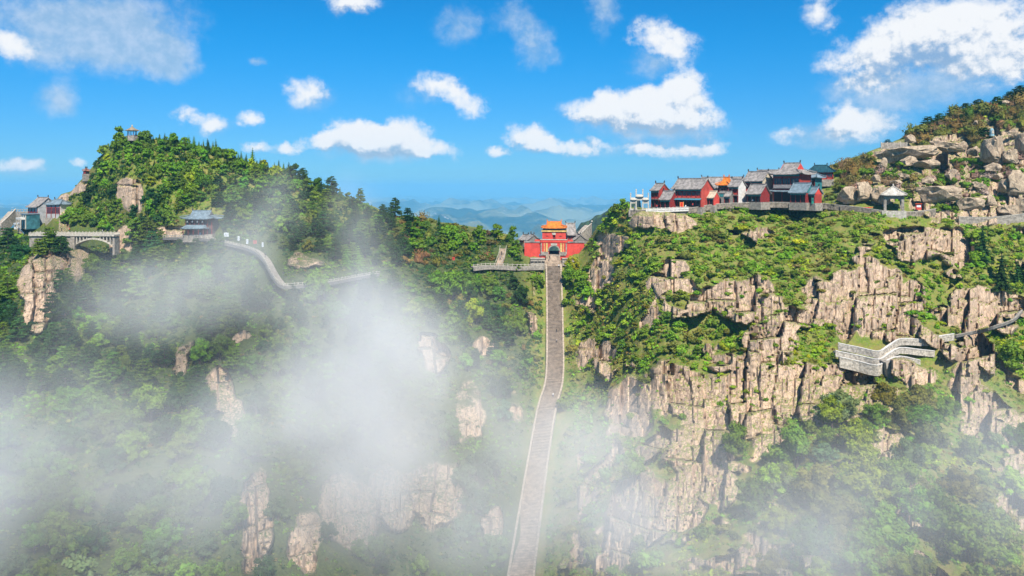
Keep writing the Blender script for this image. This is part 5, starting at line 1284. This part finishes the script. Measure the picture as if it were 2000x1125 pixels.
# ---------------------------------------------------------------- left hill buildings
def hex_pavilion():
    Y = gdist(258, 264, 3) - .5; g = empty('summit_pavilion', W(258, 266.5, Y), R(12)); tag(g, 'small six-sided pavilion on the left summit', 'pavilion')
    MB().tube([(0, 0, -2), (0, 0, .3)], 2.3, 6).build('base', K_STONE, g)
    for k in range(6):
        a = k * math.pi / 3; MB().tube([(1.8 * math.cos(a), 1.8 * math.sin(a), .3), (1.8 * math.cos(a), 1.8 * math.sin(a), 2.7)], .15, 7).build('column', K_DRED, g)
    MB().tube([(0, 0, 2.35), (0, 0, 2.75)], 2.0, 6).build('frieze', K_TEAL, g)
    r_ = MB().tube([(0, 0, 2.55), (0, 0, 2.75), (0, 0, 3.15), (0, 0, 3.7), (0, 0, 4.5)], [3.3, 3.1, 2.1, 1.1, .15], 6).build('roof', pmat('ochre_tile', (.25, .20, .13), .7, .25, 1.0), g)
    MB().tube([(0, 0, 4.4), (0, 0, 4.6), (0, 0, 4.9), (0, 0, 5.3)], [.12, .3, .22, .02], 7).build('finial', K_YELLOW, r_)
hex_pavilion()
hall('red_hut', 'tiny red roofed hut on the left ridge shoulder', 168.5, 341, gdist(170, 346, 3) - .5, 30, 2.0, 1.8, 1.4, 'hip', .6, pmat('rust_roof', (.30, .13, .08), .8), wall=K_DARK, bays=2, teal=False, over=.3, found=3)
def station():
    Y = 358; K_PALE = pmat('pale_grey_wall', (.36, .36, .35), .85, .15, .8, .2, streak=.3)
    hall('station_house', 'grey gabled station house with stone end wall', 84, 446, Y, 34, 9.4, 8.8, 9.6, 'gable', 4.2, K_GREYT, wall=K_PALE, side=K_PALE, bays=3, teal=False, over=1.0, found=4)
    g = empty('cable_station', W(60, 446, Y - 9), R(-40)); tag(g, 'glass fronted cable car station block with white canopy', 'station')
    MB().box((0, 0, 3.1), (6.0, 5.5, 6.6)).build('wall', K_TGLASS, g)
    MB().box((0, -2.8, 3.9), (5.2, .16, 4.6)).build('glass_wall', K_TGLASS, g)
    for x in (-2.7, 0, 2.7): MB().box((x, -2.95, 3.0), (.45, .35, 6.4)).build('mullion', K_STONE2, g)
    MB().box((0, -3.9, 4.6), (5.6, 2.4, .9)).build('canopy', K_WHITE, g)
    for s in (-1, 1): MB().box((s * 2.6, -4.9, 2.1), (.4, .4, 4.4)).build('canopy_post', K_STONE2, g)
    MB().box((0, -.2, 6.6), (6.6, 6.2, .35)).build('roof_slab', K_BLUET, g)
    hall('station_hall', 'flat blue-grey roofed hall behind the station house', 114, 426, 354, 12, 7.6, 6.0, 6.0, 'hip', 2.0, K_BLUET, wall=K_PALE, side=K_WHITE, bays=3, teal=False, over=.7, found=5)
    hall('arcade_house', 'low grey house with arched openings beside the bridge head', 108, 446, 356, 20, 5.0, 4.0, 3.8, 'gable', 2.0, K_GREYT, wall=K_BRICK, bays=2, teal=False, front='shop', over=.6, found=4)
    line_wall('station_ramp', 'sloping stone ramp wall climbing left of the station', 'wall', [(3,441,362),(18,427,366),(31,413,370)], 4.0, 5.0, panel='solid', rail=1.2)
    line_wall('station_terrace', 'railed upper terrace joining the ramp and station', 'terrace', [(22,414,378),(40,414,376),(58,414,374)], 6.0, 6.0, rail=1.2)
    def wb(g):
        MB().box((0, 0, 1.2), (2.2, 2.0, 2.6)).build('body', K_WHITE, g)
        for s in (-1, 1): MB().box((s * .5, -1.02, 1.5), (.7, .06, 1.0)).build('pane', K_GLASS, g)
        MB().box((0, 0, 2.6), (2.6, 2.4, .2)).build('lid', K_SIGN, g)
    simple_thing('white_booth', 'white ticket booth on the slope left of the station', 'booth', W(35, 447, 352), wb, R(-15))
    def steps(g):
        m = MB()
        for k in range(14): m.box((k * .42, 0, -k * .34), (.45, 3.2, 1.2))
        m.build('steps', K_STEP, g)['kind'] = 'stuff'
        for s in (-1.6, 1.6): MB().tube([(-.2, s, 1.4), (5.6, s, -3.2)], .09, 5).build('handrail', pmat('blue_rail', (.10, .22, .33), .5), g)
    simple_thing('station_steps', 'steps with blue rails dropping from the ticket booth', 'steps', W(40, 448, 351), steps, R(-15))
station()
def bridge():
    Y = 311; u = Y / F; g = empty('arch_bridge', W(187, 476, Y), R(-3)); tag(g, 'pale stone arch bridge with open spandrels below the left hill', 'bridge')
    X = lambda px: (px - 187) * u; Z = lambda py: (476 - py) * u
    MB().box(((X(58) + X(230)) / 2, 0, Z(459.3)), (X(230) - X(58), 4.2, .6)).build('deck', K_STONE2, g)
    n = 20; r = MB()
    a0, a1, zc, rise = X(150), X(224), Z(479), 15.2 * u
    def zz(t, o): return zc + (rise + o) * (1 - (2 * t - 1) ** 2) - (0 if o == 0 else .0)
    for k in range(n):
        t0, t1 = k / n, (k + 1) / n; xa, xb = a0 + (a1 - a0) * t0, a0 + (a1 - a0) * t1
        r.prism([(xa, zz(t0, -.75)), (xb, zz(t1, -.75)), (xb, zz(t1, 0)), (xa, zz(t0, 0))], -1.9, 1.9)
    r.build('arch_rib', K_STONE2, g)
    for k in range(11):
        t = (k + .5) / 11
        if .36 < t < .64: continue
        x = a0 + (a1 - a0) * t; z0 = zz(t, 0) - .1; z1 = Z(461.8)
        if z1 - z0 > .25: MB().box((x, 0, (z0 + z1) / 2), (.42, 3.4, z1 - z0)).build('spandrel_pier', K_STONE2, g)
    for a, b in ((58, 142), (225, 229)): MB().box(((X(a) + X(b)) / 2, .3, Z(461.9) / 2 - 2.2), (X(b) - X(a), 3.6, Z(461.9) + 4.4)).build('abutment', K_STONE, g)
    MB().box((X(146), 0, Z(461.9) / 2 - 1.5), (X(150) - X(142) - .05, 3.9, Z(461.9) + 3)).build('pier', K_STONE, g)
    for s in (-1, 1):
        rl = MB(); rl.box(((X(58) + X(230)) / 2, s * 1.95, Z(459.3) + 1.05), (X(230) - X(58), .2, .14)); rl.box(((X(58) + X(230)) / 2, s * 1.95, Z(459.3) + .58), (X(230) - X(58), .10, .5)); b_ = rl.build('balustrade', K_WSTONE, g)
        for k in range(24): MB().box((X(58) + (X(230) - X(58)) * (k + .5) / 24, s * 1.95, Z(459.3) + .85), (.26, .28, 1.1)).build('post', K_WSTONE, b_)
bridge()
def two_roof_house():
    Y = gdist(388, 452, 4) - 1.5; g = empty('two_roof_house', W(387, 458, Y), R(-6)); tag(g, 'grey two-tiered house with upturned eaves above the path', 'house')
    MB().box((0, 2.6, -1.5), (12.5, 6.2, 3.2)).build('plinth', K_STONE, g)
    MB().box((0, 3.2, 3.2), (11.2, 4.6, 6.4)).build('wall', pmat('brown_timber', (.13, .075, .06), .8, .25, 1.5), g)
    for k in range(6): window(g, -4.6 + k * 1.84, .88, 4.5, 1.35, 1.5, 'f', n=2)
    for k in range(7): MB().tube([(-5.5 + k * 1.84, .2, 0), (-5.5 + k * 1.84, .2, 6.3)], .16, 7).build('column', K_DRED, g)
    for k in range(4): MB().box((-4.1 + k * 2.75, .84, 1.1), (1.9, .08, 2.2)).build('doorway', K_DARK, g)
    add_roof(g, 'xieshan', 14.2, 8.4, 3.0, 6.3, K_BLUET, .8, 8.0, y=3.0, gable_mat=K_BRICK)
    o = link('lower_roof', roof_mesh('hip', 10.0, 4.6, 1.3, .3, ridge_l=8.2, pw=1.1), K_BLUET, g); o.location = (-1.0, -.2, 2.55)
    for k in range(5): MB().tube([(-5.2 + k * 2.1, -2.0, 0), (-5.2 + k * 2.1, -2.0, 2.5)], .13, 7).build('porch_column', K_DRED, g)
    for k in range(4): MB().tube([(-4.4 + k * 2.1, -.2, 4.9 - .02), (-4.4 + k * 2.1, -.2, 5.5)], [.32, .22], 8).build('lantern', K_WHITE, g)
two_roof_house()
def ladder(g):
    for s in (-.6, .1, .7): MB().tube([(s, 0, -1.6), (s + .9, 1.2, 1.2 + .3 * s)], .07, 5).build('pole', K_STONE2, g)
    MB().tube([(-.3, .5, -.4), (1.0, .5, -.4)], .06, 5).build('cross_bar', K_STONE2, g)
simple_thing('metal_scaffold', 'small white metal frame leaning on the misty slope', 'frame', W(326, 785, gdist(326, 785, 4) - 1.5), ladder, R(-20))
# ---------------------------------------------------------------- loose boulders on the right hill
def boulder_mesh(seed):
    r0 = random.Random(seed); bm = bmesh.new()
    for i in range(14):
        v = Vector((r0.gauss(0, 1), r0.gauss(0, 1), r0.gauss(0, 1))).normalized()
        k = max(abs(v.x), abs(v.y), abs(v.z)); v = v / k ** .85
        bm.verts.new(v * r0.uniform(.85, 1.05))
    bmesh.ops.convex_hull(bm, input=bm.verts[:]); bmesh.ops.delete(bm, geom=[v for v in bm.verts if not v.link_faces], context='VERTS')
    bmesh.ops.bevel(bm, geom=bm.edges[:], offset=.03, segments=1, affect='EDGES', profile=.5)
    bmesh.ops.triangulate(bm, faces=bm.faces[:])
    for _ in range(2): bmesh.ops.subdivide_edges(bm, edges=[e for e in bm.edges if e.calc_length() > .40], cuts=1, use_grid_fill=True)
    for v in bm.verts:
        v.co += v.co.normalized() * (.24 * float(fbm(np.array([v.co.x * 2 + seed]), np.array([v.co.y * 2]), np.array([v.co.z * 2]), 3)[0]) - .16 * float(sstep(abs(vnoise(np.array([v.co.x * 1.6 + seed]), np.array([v.co.y]), np.array([v.co.z * .7]), 5)), .13, 0)[0]))
    bmesh.ops.triangulate(bm, faces=bm.faces[:])
    me = bpy.data.meshes.new('boulder'); bm.to_mesh(me); bm.free(); return me
def boulder_mat():
    m = bpy.data.materials.new('boulder_granite'); m.use_nodes = True; t = NT(m.node_tree); b = t.n['Principled BSDF']
    b.inputs['Roughness'].default_value = .9; b.inputs['Specular IOR Level'].default_value = .15
    pos = t.node('ShaderNodeNewGeometry').outputs['Position']
    n1 = t.noise(t.vmath('MULTIPLY', pos, (1, 1, .4)), .8, 5, .65, .5); n2 = t.noise(pos, 3.0, 4, .65)
    c = t.mix(t.smooth(n1, .35, .66), (.28, .21, .145), (.48, .375, .255)); c = t.mix(t.math('MULTIPLY', t.smooth(n2, .55, .72), .55), c, (.14, .115, .085))
    vor = t.node('ShaderNodeTexVoronoi', {'Vector': t.vmath('ADD', t.vmath('MULTIPLY', pos, (.45, .45, .25)), t.vmath('MULTIPLY', t.node('ShaderNodeTexNoise', {'Vector': pos, 'Scale': .6}).outputs['Color'], (.6, .6, .6))), 'Scale': 1.0}, feature='DISTANCE_TO_EDGE')
    c = t.mix(t.math('MULTIPLY', t.smooth(vor.outputs['Distance'], .035, .0), .65), c, (.06, .05, .04))
    t.l.new(c, b.inputs['Base Color']); bp = t.node('ShaderNodeBump', {'Strength': .6, 'Distance': .3, 'Height': n2}); t.l.new(bp.outputs[0], b.inputs['Normal'])
    return m
BM = [boulder_mesh(s) for s in range(51, 58)]; mb_ = boulder_mat()
for b in BM: b.materials.append(mb_)
BOULD = [  # px0, py0, px1, py1, tilt, label
 (1716,288,1818,314,-.12,'long pale slab boulder under the concrete screen'),(1817,276,1873,298,.1,'sloping pale boulder right of the long slab'),(1761,305,1790,324,0,'squarish boulder under the middle of the long slab'),(1785,313,1832,331,-.05,'broad flat boulder low on the right of the long slab'),
 (1634,366,1682,398,.08,'broad tan boulder beside the street end, left of the pavilion'),(1672,358,1714,392,-.1,'humped boulder in the middle of the three left of the pavilion'),(1704,365,1738,397,.12,'steep boulder nearest the left side of the square pavilion'),(1868,386,1917,409,0,'flat topped boulder above the hillside wall'),(1921,267,1953,318,0,'tall rock tower carrying the blue stone'),(1924,318,1952,334,0,'cracked block at the foot of the rock tower'),
 (1937,339,1958,354,0,'small cube boulder below the rock tower'),(1953,348,1973,376,.1,'upright boulder right of the small cube boulder'),(1972,336,2012,382,0,'massive boulder at the right edge of the hill'),(1959,292,1986,318,0,'block boulder right of the rock tower'),(1988,256,2016,304,0,'tall boulder at the right edge beside the rock tower'),(1968,256,1988,270,0,'small cap boulder left of the tall edge boulder'),
 (1871,276,1888,292,.1,'small round boulder near the top of the sloping boulder'),(1890,288,1914,306,-.2,'tilted boulder left of the rock tower'),(1767,264,1789,280,0,'rounded boulder right of the concrete screen'),(1719,310,1736,328,.5,'leaning slab boulder under the left end of the long slab'),(1671,355,1696,365,0,'thin flat boulder on top of the broad tan boulder'),
 (1796,364,1868,394,0,'wide jointed boulder right of the square pavilion'),(1898,355,1925,374,.15,'boulder in the scrub above the flat topped boulder'),(1848,330,1872,352,-.15,'tan boulder among pink shrubs mid hill'),(1830,300,1852,318,.1,'boulder between the sloping boulder and the scrub'),(1700,342,1722,356,.2,'pointed boulder above the humped boulder'),
 (1925,382,1950,402,0,'boulder right of the flat topped boulder'),(1950,400,1985,420,0,'low boulder above the right part of the hillside wall'),(1985,388,2010,416,.1,'large boulder at the right end of the hillside wall'),(1752,338,1774,350,0,'half buried boulder above the square pavilion'),(1800,345,1822,358,.1,'half buried boulder up and right of the pavilion'),(1740,352,1760,362,0,'small boulder just above the pavilion roof'),
 (1898,236,1915,246,0,'little boulder in the brown scrub high on the hill'),(1958,196,1976,203,0,'little boulder near the top of the ridge'),(1842,362,1862,374,0,'small boulder on the wide jointed boulder')]
for i, (x0, y0, x1, y1, tl, lb) in enumerate(BOULD):
    cx, cyy = (x0 + x1) / 2, (y0 + y1) / 2; Y = gdist(min(cx, 2200), y1, 3) + 1.6; u = Y / F
    w_, h_ = (x1 - x0) * u / 2, (y1 - y0) * u / 2
    o = bpy.data.objects.new('boulder', BM[6 if h_ > w_ * 1.2 else i % 7]); col.objects.link(o); o.location = W(cx, cyy, Y); 
    o.scale = (w_ * 1.08, max(w_, h_) * .75, h_ * 1.12); o.rotation_euler = (0, tl, (i % 3 - 1) * .25)
    tag(o, lb, 'boulder', 'loose granite boulders on the right hill')
# ---------------------------------------------------------------- people
def person_mesh(shirt, trousers, stride, arm):
    """one continuous skinned body, skin modifier grown once and kept as mesh"""
    me = bpy.data.meshes.new('body_skeleton')
    P = {'pel': (0, 0, .95), 'bel': (0, -.01, 1.1), 'che': (0, 0, 1.32), 'nek': (0, .01, 1.48), 'chn': (0, -.02, 1.58), 'hd': (0, -.01, 1.66), 'top': (0, 0, 1.73)}
    for s, k in ((-1, 'l'), (1, 'r')):
        st = stride * s
        P.update({'hip' + k: (.10 * s, 0, .88), 'kn' + k: (.11 * s, -st * .5 - .02, .48), 'an' + k: (.11 * s, -st + .02, .08), 'to' + k: (.12 * s, -st - .14, .04),
                  'sh' + k: (.19 * s, 0, 1.40), 'el' + k: (.25 * s, st * .4 + .02, 1.13), 'wr' + k: (.25 * s, st * .7 - arm * (1 if s > 0 else .4), .90 + arm * .5), 'ha' + k: (.25 * s, st * .8 - arm * 1.2 * (1 if s > 0 else .4), .82 + arm * .6)})
    names = list(P); ix = {n: i for i, n in enumerate(names)}
    E = [('pel', 'bel'), ('bel', 'che'), ('che', 'nek'), ('nek', 'chn'), ('chn', 'hd'), ('hd', 'top')]
    for k in 'lr': E += [('pel', 'hip' + k), ('hip' + k, 'kn' + k), ('kn' + k, 'an' + k), ('an' + k, 'to' + k), ('che', 'sh' + k), ('sh' + k, 'el' + k), ('el' + k, 'wr' + k), ('wr' + k, 'ha' + k)]
    me.from_pydata([P[n] for n in names], [(ix[a], ix[b]) for a, b in E], [])
    ob = bpy.data.objects.new('tmp', me); col.objects.link(ob)
    sm = ob.modifiers.new('s', 'SKIN'); ss = ob.modifiers.new('ss', 'SUBSURF'); ss.levels = 1; ss.render_levels = 1
    rad = {'pel': .14, 'bel': .135, 'che': .15, 'nek': .055, 'chn': .085, 'hd': .10, 'top': .07, 'hip': .09, 'kn': .062, 'an': .045, 'to': .04, 'sh': .065, 'el': .045, 'wr': .034, 'ha': .036}
    sv = me.skin_vertices[0].data
    for n in names:
        r = rad.get(n, rad.get(n[:-1], .05)); sv[ix[n]].radius = (r, r * (.75 if n in ('che', 'bel', 'pel') else 1)); sv[ix[n]].use_root = n == 'pel'
    dg = bpy.context.evaluated_depsgraph_get(); out = bpy.data.meshes.new_from_object(ob.evaluated_get(dg)); bpy.data.objects.remove(ob)
    out.name = 'person'; out.materials.clear()
    for m in (pmat('skin', (.50, .30, .21), .6, .05), shirt, trousers, pmat('hair', (.02, .016, .014), .6, .1), pmat('shoes', (.03, .03, .03), .6)): out.materials.append(m)
    for p in out.polygons:
        c = p.center; 
        if c.z > 1.66 or (c.z > 1.56 and c.y > .02): i = 3
        elif c.z > 1.47 or (abs(c.x) > .19 and c.z < .98): i = 0
        elif c.z > .96: i = 1
        elif c.z > .1: i = 2
        else: i = 4
        p.material_index = i; p.use_smooth = True
    return out
SH = {n: pmat('shirt_' + n, c, .9, .08) for n, c in (('white', (.7, .7, .7)), ('black', (.02, .02, .022)), ('red', (.5, .03, .03)), ('blue', (.05, .12, .32)), ('pink', (.75, .08, .30)), ('grey', (.25, .25, .27)))}
TRO = {n: pmat('trousers_' + n, c, .9, .08) for n, c in (('dark', (.025, .027, .035)), ('blue', (.05, .08, .16)))}
PM = {}
def person(px, py, Y, shirt, tr, label, rz, stride=.12, arm=0.0, dz=0.0):
    k = (shirt, tr, stride, arm)
    if k not in PM: PM[k] = person_mesh(SH[shirt], TRO[tr], stride, arm)
    o = bpy.data.objects.new('person', PM[k]); col.objects.link(o); o.location = W(px, py, Y) + Vector((0, 0, dz)); o.rotation_euler = (0, 0, R(rz)); tag(o, label, 'person', 'visitors on the mountain'); return o
def on_stair(f):
    C = ribbon_pts(STAIR, .42); py = np.array([HY - F * c[2] / c[1] for c in C]); i = int(np.argmin(abs(py - f))); return C[i]
for f, dx, sh, tr, lb, rz in ((650,.6,'black','dark','person in black climbing the staircase, upper of the pair',180),(671,.5,'grey','dark','person in grey on the staircase, lower of the pair',0),(777,1.0,'white','blue','person in white halfway down the staircase',0),(524,2.2,'white','dark','person in white at the top step of the staircase',0)):
    c = on_stair(f); o = person(0, 365, 300, sh, tr, lb, rz); o.location = (c[0] + dx, c[1], c[2] + .02)
person(1073.5,507,318.2,'black','dark','person in dark clothes standing on the steps before the gate',10)
person(1054,503.5,318,'blue','dark','person in blue on the terrace left of the gate steps',30,.05)
person(1057,503.5,318,'grey','dark','person in grey beside the person in blue by the gate',-20,.05)
for px, py, Y, sh, tr, lb, rz in ((1625,401.5,277.5,'black','dark','person in black walking left of the pavilion terrace, nearer the lamp',90),(1629,402,277,'blue','dark','person in blue walking beside the person in black',90),(1476,397.5,284.6,'pink','dark','person in pink in front of the street stall',0),(1470,397.5,284.6,'white','dark','person in white left of the person in pink',0),
   (1339,408.8,285.4,'white','dark','person in white right of the standing banner',0),(1353,405.5,285.8,'red','dark','person in red at the right end of the long house',20),(1283,408.5,288,'red','blue','person in red beside the white archway',0),(1240,411.5,289.5,'blue','dark','person in blue under the left bay of the archway',20),(1730,414,268,'black','dark','person in black in front of the left pavilion pier',0),(1752,412,271,'blue','dark','person in blue inside the square pavilion',0),(1789,412,269,'red','dark','person in red before the red kiosk',0),(1152,437,344,'black','dark','person in black at the head of the ramp behind the gate',0),(1156,437.5,345,'white','dark','person in white at the head of the ramp behind the gate',0),
   (518,512,None,'black','dark','person in black on the sloping part of the railed path',180),(528,526,None,'blue','dark','person in blue below the person in black on the ramp',0),(668,549,None,'white','dark','person in white walking the lower railed path',90),(980,498,318.5,'black','dark','person in black climbing the short side stair',180),(977,508,316.5,'grey','dark','person in grey at the foot of the short side stair',180),(120,452.5,311,'black','dark','person in black on the left half of the arch bridge',90),(136,452.8,311,'red','dark','person in red on the arch bridge near its pier',90),(200,456.5,311,'white','dark','person in white on the right half of the arch bridge',-90)):
    if Y is None: Y = gdist(px, py, 3) - .8
    person(px, py, Y, sh, tr, lb, rz, dz=.05)
